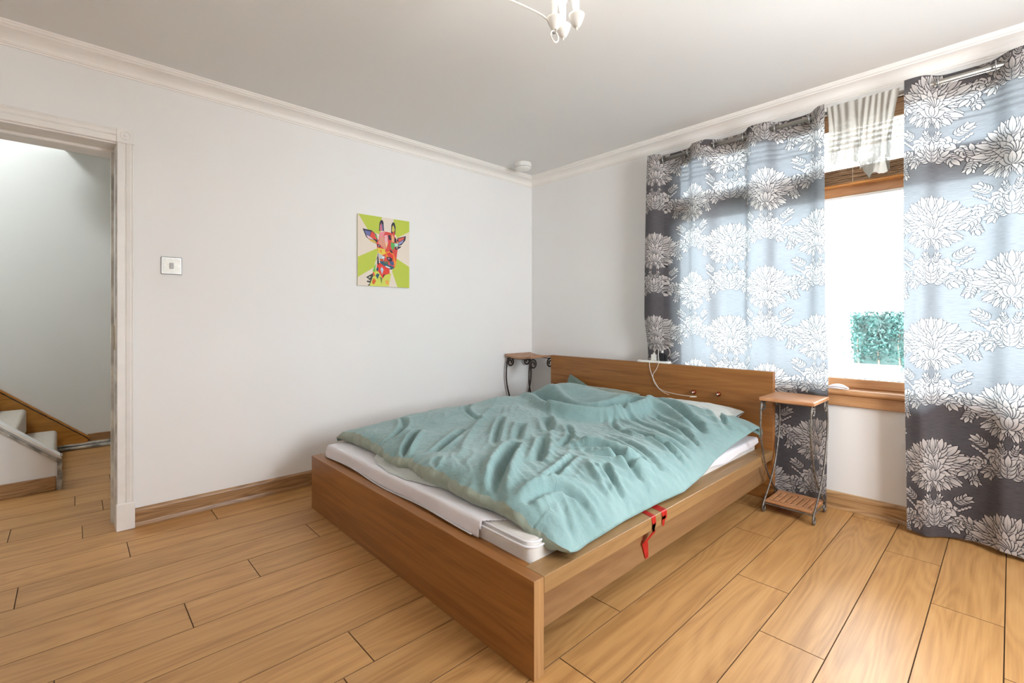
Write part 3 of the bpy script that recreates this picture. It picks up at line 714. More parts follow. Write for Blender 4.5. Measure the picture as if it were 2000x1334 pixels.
# the sage reverse rolled along the foot edge
rows = []; m = 10
yy = foot_edge[:, 1]; lowz = np.interp(ylin[0], fy, fz)+0.001
lowx = np.interp(ylin[0], fy, fx)+0.002*np.sin(yy*40)
for k in range(m+1):
    t = k/m*np.clip((yy+2.40)/0.09, 0.1, 1); bul = np.sin(PI*t)*0.016*np.clip((yy+2.37)/0.2, 0, 1)
    x = foot_edge[:, 0]*(1-t)+(lowx+0.004)*t - bul*(1+0.22*np.sin(yy*2*PI/0.105+0.6)+0.22*np.sin(yy*31))
    z = foot_edge[:, 2]*(1-t)+lowz*t + 0.0025*np.sin(yy*2*PI/0.04)*np.sin(PI*t)
    rows.append(np.stack([x, yy, z], -1))
rows.append(np.stack([lowx+0.05, yy, lowz+0.001], -1))
rv = link_mesh('reverse_border', grid_mesh('reverse_border', np.stack(rows)), M['sage'], duvet, None, True)
rv['label'] = 'sage green reverse of the duvet'
# loose fold of the reverse hanging lower on the sheet
ff = []
for k in range(7):
    t = k/6; row = []
    for i in range(41):
        u = i/40; y = -0.99-0.62*u; drop = 0.055*math.sin(PI*min(1, u*1.15))**0.7*(1-0.3*math.sin(u*9))
        row.append((-2.262-0.055*t*math.sin(PI*u)-0.028*t+0.004*math.sin(u*25), y, 0.428-(0.022+drop*0.75)*t*(0.3+0.7*t)+0.004))
    ff.append(row)
A = np.array(ff); A[:, :, 2] = np.maximum(A[:, :, 2], np.where(A[:, :, 0] > -2.352, 0.4075, 0.36)); A[:, :, 0] = np.where(A[:, :, 2] < 0.402, np.minimum(A[:, :, 0], -2.376), A[:, :, 0])
link_mesh('reverse_fold', grid_mesh('reverse_fold', A), M['pillow_pale'], duvet, None, True)

# red tape strips
def ribbon(name, pts, wv, label, t=0.0015):
    bm = bmesh.new(); L = []
    for p, w in zip(pts, wv):
        p = Vector(p); w = Vector(w); L.append((bm.verts.new(p-w), bm.verts.new(p+w)))
    for a, b in zip(L[:-1], L[1:]): bm.faces.new((a[0], a[1], b[1], b[0]))
    bmesh.ops.solidify(bm, geom=bm.faces[:], thickness=t)
    o = obj(name, bm, M['tape'], None, pts[0]); return tag(o, label, 'tape')
e = -2.3895
ribbon('red_tape', [(-1.655, -2.31, .3325), (-1.675, -2.386, .3328), (-1.675, e, .329), (-1.672, e-.002, .30), (-1.682, e-.002, .272), (-1.680, e-.002, .268), (-1.672, e+.010, .25), (-1.700, e+.028, .215), (-1.688, e+.033, .20), (-1.672, e+.035, .135)],
       [(.015, 0, 0)]*3+[(.014, 0, 0), (.008, 0, 0), (.018, 0, 0), (.026, 0, 0), (.022, 0, 0), (.022, 0, 0), (.012, 0, 0)], 'red tape strip hanging down the bed side, the longer left one')
ribbon('red_tape', [(-1.565, -2.305, .3325), (-1.585, -2.386, .3328), (-1.585, e, .329), (-1.583, e-.002, .31), (-1.592, e-.002, .296), (-1.598, e-.003, .268)],
       [(.023, 0, 0)]*3+[(.018, 0, 0), (.014, 0, 0), (.007, 0, 0)], 'short torn red tape strip over the bed rail edge, the right one')
ribbon('red_tape', [(-1.572, e-.0022, .328), (-1.572, e-.0035, .312), (-1.570, e-.003, .288)], [(.006, 0, 0), (.006, 0, 0), (.002, 0, 0)], 'tiny red tape scrap beside the short strip on the rail')

# ================================================================== power strip and chargers on the headboard
ps = thing('power_strip', 'white socket strip lying on top of the headboard', 'power strip', (-0.15, -1.51, 0.848))
obj('strip_body', bx((-0.172, -1.645, 0.848), (-0.122, -1.375, 0.866), 0.006, 3), M['white_plastic'], ps, smooth=True)
obj('strip_base', bx((-0.1745, -1.648, 0.8485), (-0.1195, -1.372, 0.854), 0.002), M['cable'], ps)
for i in range(4):
    y = -1.42-0.06*i; obj('socket', bx((-0.167, y-0.018, 0.866), (-0.130, y+0.018, 0.8665)), M['grey_plastic'], ps)
ch = thing('white_charger', 'white plug charger on the socket strip', 'charger', (-0.15, -1.51, 0.867))
obj('charger_body', bx((-0.165, -1.535, 0.867), (-0.135, -1.492, 0.915), 0.004, 2), M['white_plastic'], ch)
obj('usb_plug', bx((-0.155, -1.520, 0.915), (-0.145, -1.506, 0.928), 0.001), M['white_plastic'], ch)
cb = thing('black_charger', 'black plug charger beside the white charger on the strip', 'charger', (-0.15, -1.595, 0.867))
obj('charger_body', bx((-0.17, -1.605, 0.867), (-0.135, -1.565, 0.93), 0.004, 2), M['black_plastic'], cb)
obj('usb_plug', bx((-0.157, -1.592, 0.93), (-0.147, -1.578, 0.948), 0.001), M['white_plastic'], cb)
obj('plug_pin_cover', bx((-0.16, -1.625, 0.867), (-0.14, -1.606, 0.92), 0.003, 2), M['black_plastic'], cb)
def cable(pts, label, r=0.0022):
    P = smooth_poly(pts, 3); o = obj('charging_cable', tube(bmesh.new(), P, r, 7), M['cable'], None, P[0], True); tag(o, label, 'cable')
cable([(-0.15, -1.513, 0.928), (-0.15, -1.53, 0.965), (-0.16, -1.56, 0.96), (-0.180, -1.565, 0.91), (-0.182, -1.575, 0.86), (-0.181, -1.552, 0.80), (-0.180, -1.515, 0.76), (-0.180, -1.525, 0.70), (-0.182, -1.57, 0.65), (-0.21, -1.64, 0.626), (-0.26, -1.70, 0.628)],
      'white charging cable looping from the white charger down the headboard')
cable([(-0.152, -1.585, 0.948), (-0.15, -1.61, 0.975), (-0.13, -1.64, 0.96), (-0.118, -1.63, 0.90), (-0.150, -1.50, 0.872), (-0.178, -1.485, 0.862), (-0.181, -1.492, 0.80), (-0.180, -1.515, 0.74), (-0.182, -1.55, 0.68), (-0.20, -1.60, 0.64), (-0.25, -1.80, 0.632), (-0.25, -1.93, 0.640), (-0.29, -1.88, 0.636)],
      'white charging cable hanging from the strip and lying on the pale pillow')
for y, z, lab in ((-1.857, .657, 'left one of the two copper knobs on the headboard above the pale pillow'), (-2.038, .663, 'right one of the two copper knobs on the headboard above the pale pillow')):
    k = thing('copper_knob', lab, 'knob', (-0.17, y, z), 'copper knobs on the headboard')
    obj('knob_ball', lathe(bmesh.new(), [(0.0, -0.205)]+[(0.017*math.sin(PI*i/10), -0.188-0.017*math.cos(PI*i/10)) for i in range(1, 10)]+[(0, -0.171)], (0, y, z), 18, 'x'), M['copper'], k, smooth=True)
    obj('knob_tip', lathe(bmesh.new(), [(0.0, -0.2085), (0.005, -0.207), (0.0065, -0.203), (0.0, -0.202)], (0, y, z), 14, 'x'), M['white_plastic'], k, smooth=True)

# ================================================================== bedside tables
def spiral(cx, cz, r0, turns, s, y, n=30, start=PI/2, shrink=0.72):
    out = []
    for i in range(n+1):
        t = i/n; a = start - s*2*PI*turns*t; r = r0*(1-shrink*t)
        out.append((cx+r*math.cos(a), y, cz+r*math.sin(a)))
    return out
def iron_leg(bm, xt, xb, y, zt, s, r, footr, cross, rr):
    """rod: scroll under the top curling inwards, down past the crossing to the far foot ring. s=+1: scroll curls toward +x"""
    top = spiral(xt+s*rr, zt-rr, rr, 1.35, s, y, 26, PI/2 if True else 0)[::-1]
    # last point of reversed spiral is scroll's top; continue round the outer side then down
    arc = [(xt+s*rr-s*rr*math.sin(PI/2*i/6), y, zt-rr+rr*math.cos(PI/2*i/6)) for i in range(1, 7)]
    H_ = zt-rr
    down = []
    for i in range(1, 25):
        t = i/24; z = H_*(1-t)+footr*2.2*t
        e = t*t*(3-2*t); bow = -s*0.012*math.sin(PI*min(1, t*2.2)) if t < 0.45 else 0
        down.append((xt+(xb-xt)*(t**3.0)+bow, y, z))
    ring = []
    sg = 1 if xb > xt else -1
    cx = xb; 
    for i in range(1, 27):
        a = PI*0.5 - sg*0 ; ang = PI/2 - (-sg)*2*PI*1.15*i/26*(-1)
        q = footr*(1-0.35*i/26)
        ring.append((cx+q*math.cos(ang)*0.8, y, footr+footr*0.25*0+q*math.sin(ang)*0.9))
    pts = top+arc+down
    last = pts[-1]; ring = [(p[0], p[1], max(p[2], r)) for p in ring]
    tube(bm, pts+ring, r, 8)
    return bm
def side_table(name, x0, x1, y0, y1, zt, label, shelf, topmat, shape, ironmat, rr=0.028):
    t = thing(name, label, 'side table', ((x0+x1)/2, (y0+y1)/2, 0))
    if shape == 'flat':
        bm = bx((x0, y0, zt-0.022), (x1, y1, zt), 0.005, 2)
        obj('table_top', bm, topmat, t)
    else:
        bm = bmesh.new(); n = 16; A = []
        for k, off in ((0, 0.0), (1, -0.018)):
            rowset = []
            for i in range(n+1):
                u = i/n; yy_ = y0+(y1-y0)*u; dz = 0.022*(abs(2*u-1)**2)*(1 if u > .5 else 0.6)
                rowset.append([bm.verts.new((xx, yy_, zt-0.012+dz+off)) for xx in (x0, x1)])
            A.append(rowset)
        for i in range(n):
            bm.faces.new((A[0][i][0], A[0][i][1], A[0][i+1][1], A[0][i+1][0])); bm.faces.new((A[1][i][0], A[1][i+1][0], A[1][i+1][1], A[1][i][1]))
            for q in (0, 1): bm.faces.new((A[0][i][q], A[0][i+1][q], A[1][i+1][q], A[1][i][q]))
        bm.faces.new((A[0][0][0], A[0][0][1], A[1][0][1], A[1][0][0])); bm.faces.new((A[0][n][0], A[1][n][0], A[1][n][1], A[0][n][1]))
        obj('table_top', bm, topmat, t)
    ins = 0.014
    for y in (y0+ins, y1-ins):
        for s, xt, xb in ((1, x0+ins, x1-0.035), (-1, x1-ins, x0+0.035)):
            yo = y+(0.0045 if s > 0 else -0.0045)
            obj('leg', iron_leg(bmesh.new(), xt, xb, yo, zt-0.022 if shape == 'flat' else zt-0.03, s, 0.0056 if shape == 'flat' else 0.0075, 0.031, 0, rr), ironmat, t, smooth=True)
    zf_ = zt-0.027 if shape == 'flat' else zt-0.034
    for (a, b) in (((x0+ins, y0+ins), (x0+ins, y1-ins)), ((x1-ins, y0+ins), (x1-ins, y1-ins))):
        sg = 0.02 if a[0] < (x0+x1)/2 else -0.02
        obj('top_bar', tube(bmesh.new(), [(a[0]+sg, a[1], zf_), (b[0]+sg, b[1], zf_)], 0.004, 6), ironmat, t)
    if shelf:
        bm = bmesh.new(); zs = 0.062; a0, a1, b0, b1 = x0+0.035, x1-0.035, y0+0.022, y1-0.022
        fr = 0.035
        for q0, q1 in ((a0, a0+0.045), (a1-0.045, a1)): obj('shelf_rail', bx((q0, b0, zs), (q1, b1, zs+0.014), 0.004, 2), topmat, t)
        ns = 8; wy = (b1-b0)/ns
        for i in range(ns):
            obj('shelf_slat', bx((a0+0.046, b0+wy*i+0.0025, zs), (a1-0.046, b0+wy*(i+1)-0.0045, zs+0.014), 0.002), topmat, t)
        for xx in (a0, a1): obj('shelf_bar', tube(bmesh.new(), [(xx, y0+ins, zs-0.006), (xx, y1-ins, zs-0.006)], 0.004, 6), ironmat, t)
        for yy_ in (y0+ins, y1-ins): obj('shelf_bar', tube(bmesh.new(), [(a0-0.01, yy_, zs-0.006), (a1+0.01, yy_, zs-0.006)], 0.004, 6), ironmat, t)
    return t
side_table('side_table', -0.435, -0.105, -2.690, -2.392, 0.7155, 'low wrought-iron side table with flat reddish wood top right of the bed', True, M['tabletop'], 'flat', M['iron'], 0.036)
side_table('side_table', -0.405, -0.055, -0.375, -0.030, 0.842, 'tall dark-iron side table with curved brown top in the room corner', True, M['tabletop2'], 'saddle', M['iron_dark'], 0.046)

# ================================================================== wall things
sw = thing('light_switch', 'square chrome light switch on the wall beside the doorway', 'light switch', (-3.10, 0, 1.518))
obj('switch_plate', bx((-3.152, -0.008, 1.466), (-3.048, 0, 1.570), 0.004, 2), M['chrome'], sw)
obj('switch_face', bx((-3.144, -0.0095, 1.474), (-3.056, -0.008, 1.562), 0.0005), M['steel'], sw)
rk = obj('rocker', bx((-3.110, -0.0145, 1.500), (-3.090, -0.0095, 1.534), 0.001), M['grey_plastic'], sw)
for x in (-3.134, -3.066): obj('screw', lathe(bmesh.new(), [(0.004, -0.0115), (0.0045, -0.0095)], (x, 0, 1.517), 10, 'y'), M['chrome'], sw)
al = thing('smoke_alarm', 'round white smoke alarm on the ceiling near the corner', 'smoke alarm', (-0.435, -0.31, H))
c = (-0.435, -0.31, H)
obj('alarm_base', lathe(bmesh.new(), [(0.078, 0), (0.080, -0.006), (0.080, -0.034), (0.078, -0.037)], c, 40), M['white_plastic'], al, smooth=False)
obj('alarm_gap', lathe(bmesh.new(), [(0.070, -0.036), (0.070, -0.042)], c, 40), M['grey_plastic'], al)
obj('alarm_cover', lathe(bmesh.new(), [(0.072, -0.041), (0.076, -0.043), (0.066, -0.054), (0.045, -0.059), (0.0, -0.060)], c, 40), M['white_plastic'], al, smooth=True)

# ---- giraffe canvas: painting rasterised into an in-memory picture
def fill(img, pts, col):
    h, w = img.shape[:2]; P_ = np.array(pts, float); x0, y0 = np.floor(P_.min(0)).astype(int); x1, y1 = np.ceil(P_.max(0)).astype(int)
    x0, y0 = max(x0, 0), max(y0, 0); x1, y1 = min(x1, w-1), min(y1, h-1)
    if x1 < x0 or y1 < y0: return
    yy_, xx_ = np.mgrid[y0:y1+1, x0:x1+1]; ins = np.zeros(xx_.shape, bool); n = len(P_)
    for i in range(n):
        xa, ya = P_[i]; xb, yb = P_[(i+1) % n]
        if ya == yb: continue
        c_ = ((ya > yy_) != (yb > yy_)) & (xx_ < (xb-xa)*(yy_-ya)/(yb-ya)+xa); ins ^= c_
    img[y0:y1+1, x0:x1+1][ins] = col
GW, GH = 520, 640
gi = np.zeros((GH, GW, 3)); cream = (226, 214, 200); lime = (186, 200, 72)
gi[:] = cream
def g2(p):
    u = (p[0]-203)/666.; t0 = 180+90*u; t1 = 1118+32*u; return (u*GW, (p[1]-t0)/(t1-t0)*GH)
def G(pts, c_): fill(gi, [g2(p) for p in pts], c_)
G([(200, 170), (500, 215), (480, 450), (330, 400)], lime); G([(655, 240), (880, 270), (880, 400), (700, 490), (640, 380)], lime)
G([(200, 745), (460, 620), (400, 880), (200, 1010)], lime); G([(690, 760), (880, 880), (880, 1160), (705, 1140), (630, 930)], lime)
G([(400, 900), (620, 960), (590, 1130), (330, 1130)], (205, 212, 90))
K = (38, 40, 58)
for pts, c_ in [
 ([(395, 950), (300, 1010), (335, 1035), (305, 1070), (350, 1085), (320, 1118), (345, 1118), (400, 960)], (60, 66, 62)),
 ([(340, 1000), (365, 1005), (330, 1025)], cream), ([(325, 1040), (360, 1050), (330, 1062)], cream), ([(330, 1080), (350, 1095), (325, 1100)], cream),
 ([(462, 400), (468, 300), (482, 262), (505, 255), (520, 285), (528, 400)], K), ([(472, 395), (476, 330), (492, 290), (505, 400)], (205, 120, 135)), ([(497, 300), (514, 320), (520, 398), (505, 398)], (110, 105, 150)),
 ([(618, 420), (622, 320), (640, 282), (665, 290), (680, 350), (675, 440), (640, 470)], K), ([(628, 400), (634, 340), (650, 320), (668, 370), (662, 430)], (205, 196, 90)), ([(640, 410), (665, 400), (668, 460), (648, 470)], (220, 80, 60)),
 ([(258, 372), (370, 395), (430, 450), (445, 520), (450, 580), (360, 540), (300, 480)], K), ([(280, 395), (360, 412), (345, 470), (300, 450)], (105, 110, 165)), ([(370, 405), (425, 455), (435, 520), (380, 500), (350, 470)], (222, 72, 60)),
 ([(300, 455), (350, 475), (400, 520), (330, 505)], (225, 190, 200)), ([(330, 510), (410, 525), (440, 570), (360, 540)], (214, 176, 70)), ([(405, 440), (445, 480), (430, 500)], (90, 180, 100)),
 ([(690, 545), (705, 490), (820, 462), (812, 520), (760, 580), (705, 600)], K), ([(715, 500), (800, 475), (790, 505), (720, 545)], (222, 92, 82)), ([(720, 550), (795, 510), (770, 555), (720, 585)], (150, 155, 200)), ([(700, 530), (718, 545), (712, 585)], (226, 180, 80)),
 ([(470, 420), (560, 410), (630, 425), (690, 500), (712, 600), (700, 690), (690, 780), (670, 880), (620, 912), (560, 880), (500, 840), (462, 760), (440, 640), (430, 560), (462, 500)], (214, 72, 66)),
 ([(470, 420), (545, 400), (520, 470), (470, 490)], (228, 140, 150)), ([(470, 490), (520, 470), (560, 560), (545, 650), (450, 560)], (216, 150, 130)),
 ([(530, 460), (570, 450), (580, 560), (560, 620), (540, 540)], (232, 175, 185)), ([(545, 540), (570, 560), (560, 640)], (236, 205, 140)),
 ([(580, 455), (610, 450), (625, 520), (590, 515)], K), ([(630, 440), (660, 480), (660, 545), (625, 540)], (225, 170, 120)), ([(665, 480), (690, 500), (685, 560), (662, 540)], K),
 ([(620, 545), (665, 560), (670, 600), (640, 660), (615, 600)], (92, 168, 84)), ([(665, 560), (712, 560), (712, 600), (670, 610)], (170, 220, 200)),
 ([(670, 605), (760, 600), (740, 620), (700, 645), (672, 640)], K), ([(680, 612), (712, 612), (700, 632)], (236, 160, 150)), ([(430, 575), (480, 585), (480, 615), (452, 612)], K), ([(450, 592), (468, 592), (464, 605)], (240, 240, 240)),
 ([(440, 620), (540, 640), (548, 700), (500, 720), (455, 700)], (224, 200, 76)), ([(470, 645), (500, 650), (500, 690), (478, 680)], (222, 150, 44)),
 ([(450, 690), (500, 720), (540, 740), (520, 790), (470, 770)], (180, 196, 204)), ([(495, 740), (530, 742), (520, 762)], (240, 240, 236)), ([(475, 765), (520, 770), (512, 800), (478, 790)], (196, 82, 40)),
 ([(545, 680), (600, 660), (655, 700), (680, 780), (660, 800), (600, 730), (550, 760)], (232, 130, 40)), ([(560, 700), (600, 680), (645, 720), (650, 780), (590, 740)], (216, 56, 50)),
 ([(600, 640), (632, 660), (640, 700), (604, 670)], K), ([(560, 740), (610, 745), (640, 770), (620, 820), (570, 780)], K), ([(575, 752), (600, 760), (590, 780)], (222, 150, 160)),
 ([(470, 795), (540, 800), (590, 850), (640, 860), (660, 890), (620, 910), (540, 870), (480, 830)], (42, 92, 110)), ([(545, 855), (610, 880), (600, 895), (548, 872)], (225, 235, 235)), ([(600, 800), (650, 800), (660, 850), (610, 845)], (60, 90, 140)), ([(520, 800), (580, 800), (580, 835), (530, 825)], (96, 110, 70)),
 ([(655, 780), (690, 800), (685, 850), (660, 870)], (238, 150, 60)), ([(440, 830), (470, 820), (560, 880), (600, 900), (600, 960), (540, 980), (510, 1030), (470, 960), (430, 900)], (222, 60, 46)),
 ([(480, 900), (500, 870), (522, 910), (500, 975)], (178, 200, 220)), ([(425, 905), (445, 870), (460, 900), (440, 940)], (36, 84, 96)), ([(418, 985), (440, 960), (470, 970), (445, 1035)], (30, 84, 100)), ([(470, 1000), (505, 1020), (495, 1100)], (110, 130, 70)),
 ([(510, 985), (550, 965), (520, 1010)], K), ([(380, 950), (400, 935), (412, 990), (392, 1000)], (222, 96, 50)), ([(375, 1060), (400, 1020), (425, 1060), (400, 1105), (380, 1095)], (216, 96, 34)), ([(545, 1050), (585, 1050), (590, 1110), (550, 1100)], (232, 165, 76)),
 ([(455, 680), (440, 740), (415, 810), (450, 740)], (52, 60, 50)), ([(445, 700), (460, 780), (462, 850), (438, 830)], K), ([(400, 880), (425, 820), (415, 940), (380, 930)], (110, 190, 70))]:
    G(pts, c_)
def make_image(name, arr, noncolor=False):
    h, w = arr.shape[:2]; im = bpy.data.images.new(name, w, h, alpha=False, float_buffer=False)
    if noncolor: im.colorspace_settings.name = 'Non-Color'
    px = np.ones((h, w, 4), np.float32); px[..., :3] = arr[::-1]; im.pixels.foreach_set(px.ravel()); im.update(); im.pack(); return im
gimg = make_image('giraffe_print', gi/255.)
pm, nt, b = new_mat('painted_canvas')
ti = N(nt, 'ShaderNodeTexImage', image=gimg); nt.links.new(ti.outputs[0], b.inputs['Base Color']); b.inputs['Roughness'].default_value = 0.6
tc = N(nt, 'ShaderNodeTexCoord'); nn = N(nt, 'ShaderNodeTexNoise'); nn.inputs['Scale'].default_value = 400; nt.links.new(tc.outputs['Object'], nn.inputs['Vector']); bump(nt, b, nn.outputs[0], 0.2, 0.001)
pic = thing('canvas_painting', 'lime and white canvas painting of a multicoloured giraffe head', 'painting', (-1.705, 0, 1.733))
px0, px1, pz0, pz1 = -1.932, -1.479, 1.456, 2.012
obj('canvas_block', bx((px0, -0.018, pz0), (px1, 0, pz1), 0.002), plain('canvas_side', (0.66, 0.64, 0.52), 0.8), pic)
me = bpy.data.meshes.new('painted_face'); me.from_pydata([(px0+.001, -0.0186, pz0+.001), (px1-.001, -0.0186, pz0+.001), (px1-.001, -0.0186, pz1-.001), (px0+.001, -0.0186, pz1-.001)], [], [(0, 1, 2, 3)])
uvl = me.uv_layers.new(); 
for i, uv in enumerate(((0, 0), (1, 0), (1, 1), (0, 1))): uvl.data[i].uv = uv
link_mesh('painted_face', me, pm, pic)

# ================================================================== CURTAINS
# pattern tile (value: 0 outline, .18 ground, 1 petal) drawn with leaf strokes
TWm, THm, RES = 0.62, 0.66, 1500
tw, th = int(TWm*RES), int(THm*RES)
tile = np.full((th, tw), 0.16)
def leaf(cx, cy, ang, L, Wd, val=1.0, lobes=0, vein=True):
    """metres; y up; ang measured from +x; leaf base at (cx,cy)"""
    R = int((L+0.01)*RES)+2; X0, Y0 = int(cx*RES), int(cy*RES)
    ys, xs = np.mgrid[Y0-R:Y0+R+1, X0-R:X0+R+1]
    lx = (xs/RES-cx); ly = (ys/RES-cy); u = (lx*math.cos(ang)+ly*math.sin(ang))/L; v = (-lx*math.sin(ang)+ly*math.cos(ang))/Wd
    uc = np.clip(u, 0, 1); half = np.sin(PI*uc**0.85)**0.75*(1 if not lobes else 1)
    if lobes: half = half*(0.82+0.18*np.abs(np.sin(uc*PI*lobes)))
    half = np.where((u > 0) & (u < 1), half, -1)
    inside = np.abs(v) < half
    outl = (np.abs(v) < half+0.0038/Wd) & (u > -0.01) & (u < 1.01+0.002/L)
    shade = val*(1-0.42*np.clip(1-u*1.6, 0, 1)) * (1-0.10*np.abs(v))
    if vein: shade = np.where((np.abs(v) < 0.10*(1-u)) & (u < 0.75), 0.22, shade)
    yi, xi = ys % th, xs % tw
    cur = tile[yi, xi]; cur = np.where(outl, 0.02, cur); cur = np.where(inside, shade, cur); tile[yi, xi] = cur
def curl(cx, cy, r, a0, a1, wdt):
    R = int((r+0.02)*RES); X0, Y0 = int(cx*RES), int(cy*RES); ys, xs = np.mgrid[Y0-R:Y0+R+1, X0-R:X0+R+1]
    dx_, dy_ = xs/RES-cx, ys/RES-cy; rad = np.hypot(dx_, dy_); an = np.arctan2(dy_, dx_) % (2*PI)
    t = ((an-a0) % (2*PI))/((a1-a0) % (2*PI)); m_ = (t < 1); wd = wdt*(1-0.6*t)
    yi, xi = ys % th, xs % tw; cur = tile[yi, xi]
    cur = np.where(m_ & (np.abs(rad-r) < wd+0.0015), 0.02, cur); cur = np.where(m_ & (np.abs(rad-r) < wd), 0.9, cur); tile[yi, xi] = cur
rn = random.Random(11)
def medallion(cx, cy, s=1.0):
    def cluster(bx_, by_, ang, L, k):      # feathery leaf sprig: side leaflets then tip
        for q in range(k):
            t = q/(k-1); px_ = bx_+math.cos(ang)*L*0.50*t; py_ = by_+math.sin(ang)*L*0.50*t
            for sd in (1, -1): leaf(px_, py_, ang+sd*(0.80-0.42*t), L*(0.52-0.08*t), L*0.115, 0.95+0.05*rn.random(), 0)
        leaf(bx_+math.cos(ang)*L*0.38, by_+math.sin(ang)*L*0.38, ang, L*0.62, L*0.12, 1.0)
    angs = [-2.55, -0.6, -2.2, -0.95, -1.85, -1.28, 3.0, 0.14, 2.62, 0.52, 2.25, 0.9, 1.88, 1.26, 1.57]
    for a_ in angs:
        up_ = 0.5+0.5*math.sin(a_); L = s*(0.074+0.036*up_+0.004*abs(math.cos(a_)))
        cluster(cx+s*0.034*math.cos(a_)*1.2, cy+s*(0.018+0.034*math.sin(a_)), a_, L, 4)
    for i in range(12):
        a_ = -PI/2+2*PI*i/12+0.2; leaf(cx+s*0.010*math.cos(a_), cy+s*(0.016+0.010*math.sin(a_)), a_, s*0.066, s*0.014, 1.0, 0)
    for i in range(9):
        a_ = PI*(i+0.5)/9; leaf(cx+s*0.004*math.cos(a_), cy+s*0.010, a_, s*0.052, s*0.012, 1.0)
    for sd in (1, -1):
        leaf(cx, cy-s*0.030, PI/2+sd*1.15, s*0.060, s*0.016, 1.0); leaf(cx, cy-s*0.034, PI/2+sd*0.55, s*0.060, s*0.015, 1.0)
    leaf(cx, cy-s*0.030, PI/2, s*0.05, s*0.014, 1.0)
    for sd, a0, a1 in ((1, PI*0.85, PI*1.75), (-1, PI*1.25, PI*0.15)):
        if sd > 0: curl(cx+0.022*s, cy-0.130*s, 0.017*s, a0, a1, 0.0035)
        else: curl(cx-0.022*s, cy-0.130*s, 0.017*s, PI*1.25, PI*0.15+2*PI, 0.0035)
def rose(cx, cy, s, rot):
    for i in range(7): 
        a_ = rot+2*PI*i/7; leaf(cx, cy, a_, s*0.050, s*0.021, 1.0, 0)
    for i in range(5):
        a_ = rot+0.5+2*PI*i/5; leaf(cx, cy, a_, s*0.027, s*0.012, 1.0, 0)
def sprig(cx, cy, a_, s):
    for q in range(4):
        t = q/3; px_ = cx+math.cos(a_)*0.05*s*t; py_ = cy+math.sin(a_)*0.05*s*t
        for sd in (1, -1): leaf(px_, py_, a_+sd*0.75, s*0.042, s*0.010, 0.95)
    leaf(cx+math.cos(a_)*0.045*s, cy+math.sin(a_)*0.045*s, a_, s*0.05, s*0.011, 1.0)
for ox, oy in ((TWm*0.25, THm*0.27), (TWm*0.75, THm*0.77)):
    for sd in (1, -1):
        sprig(ox+sd*0.150, oy+0.045, PI/2-sd*0.2, 0.8); sprig(ox+sd*0.155, oy+0.02, -PI/2+sd*0.3, 0.7)
        rose(ox+sd*0.060, oy-0.195, 1.0, 0.3*sd); sprig(ox+sd*0.100, oy-0.150, PI/2-sd*0.9, 0.8); sprig(ox+sd*0.020, oy-0.165, PI/2-sd*0.4, 0.6)
        rose(ox+sd*0.128, oy-0.245, 0.72, 1.0*sd); sprig(ox+sd*0.140, oy-0.275, -PI/2+sd*0.8, 0.9); sprig(ox+sd*0.065, oy-0.245, -PI/2+sd*0.6, 0.9)
        sprig(ox+sd*0.02, oy-0.285, PI/2-sd*0.8, 0.9)
        for q in range(4): leaf(ox+sd*(0.105+0.012*q), oy-0.195+0.010*q, sd*0.6+(0 if sd > 0 else PI), 0.016, 0.006, 1.0, 0, False)
    sprig(ox, oy-0.285, PI/2, 1.2)
    medallion(ox, oy, 1.2)
timg = make_image('floral_weave', np.repeat(tile[::-1][..., None], 3, 2), True)
cm_, nt, b = new_mat('floral_curtain'); nt.nodes.remove(b); out = nt.nodes['Material Output']
uvn = N(nt, 'ShaderNodeUVMap'); ti = N(nt, 'ShaderNodeTexImage', image=timg); nt.links.new(uvn.outputs[0], ti.inputs[0])
mp = N(nt, 'ShaderNodeMapping'); mp.inputs['Scale'].default_value = (14, 260, 1); nt.links.new(uvn.outputs[0], mp.inputs[0])
sn = N(nt, 'ShaderNodeTexNoise'); sn.inputs['Scale'].default_value = 1; sn.inputs['Detail'].default_value = 3; nt.links.new(mp.outputs[0], sn.inputs['Vector'])
val = math_(nt, 'ADD', ti.outputs[0], math_(nt, 'MULTIPLY', math_(nt, 'SUBTRACT', sn.outputs[0], 0.5), 0.22))
rf = ramp(nt, val, [(0.0, (0.018, 0.015, 0.016)), (0.17, (0.068, 0.060, 0.064)), (0.30, (0.13, 0.118, 0.118)), (1.0, (0.42, 0.385, 0.37))])
tf = ramp(nt, val, [(0.0, (0.018, 0.022, 0.026)), (0.17, (0.078, 0.087, 0.096)), (0.5, (0.094, 0.104, 0.111)), (0.8, (0.108, 0.116, 0.121)), (1.0, (0.130, 0.136, 0.139))])
df = N(nt, 'ShaderNodeBsdfDiffuse'); tl = N(nt, 'ShaderNodeBsdfTranslucent'); ad = N(nt, 'ShaderNodeAddShader')
nt.links.new(rf, df.inputs[0]); nt.links.new(tf, tl.inputs[0]); nt.links.new(df.outputs[0], ad.inputs[0]); nt.links.new(tl.outputs[0], ad.inputs[1]); nt.links.new(ad.outputs[0], out.inputs[0])
rodx = -0.112
def rodz(y): return 2.462 + (-y-1.5)*0.0105
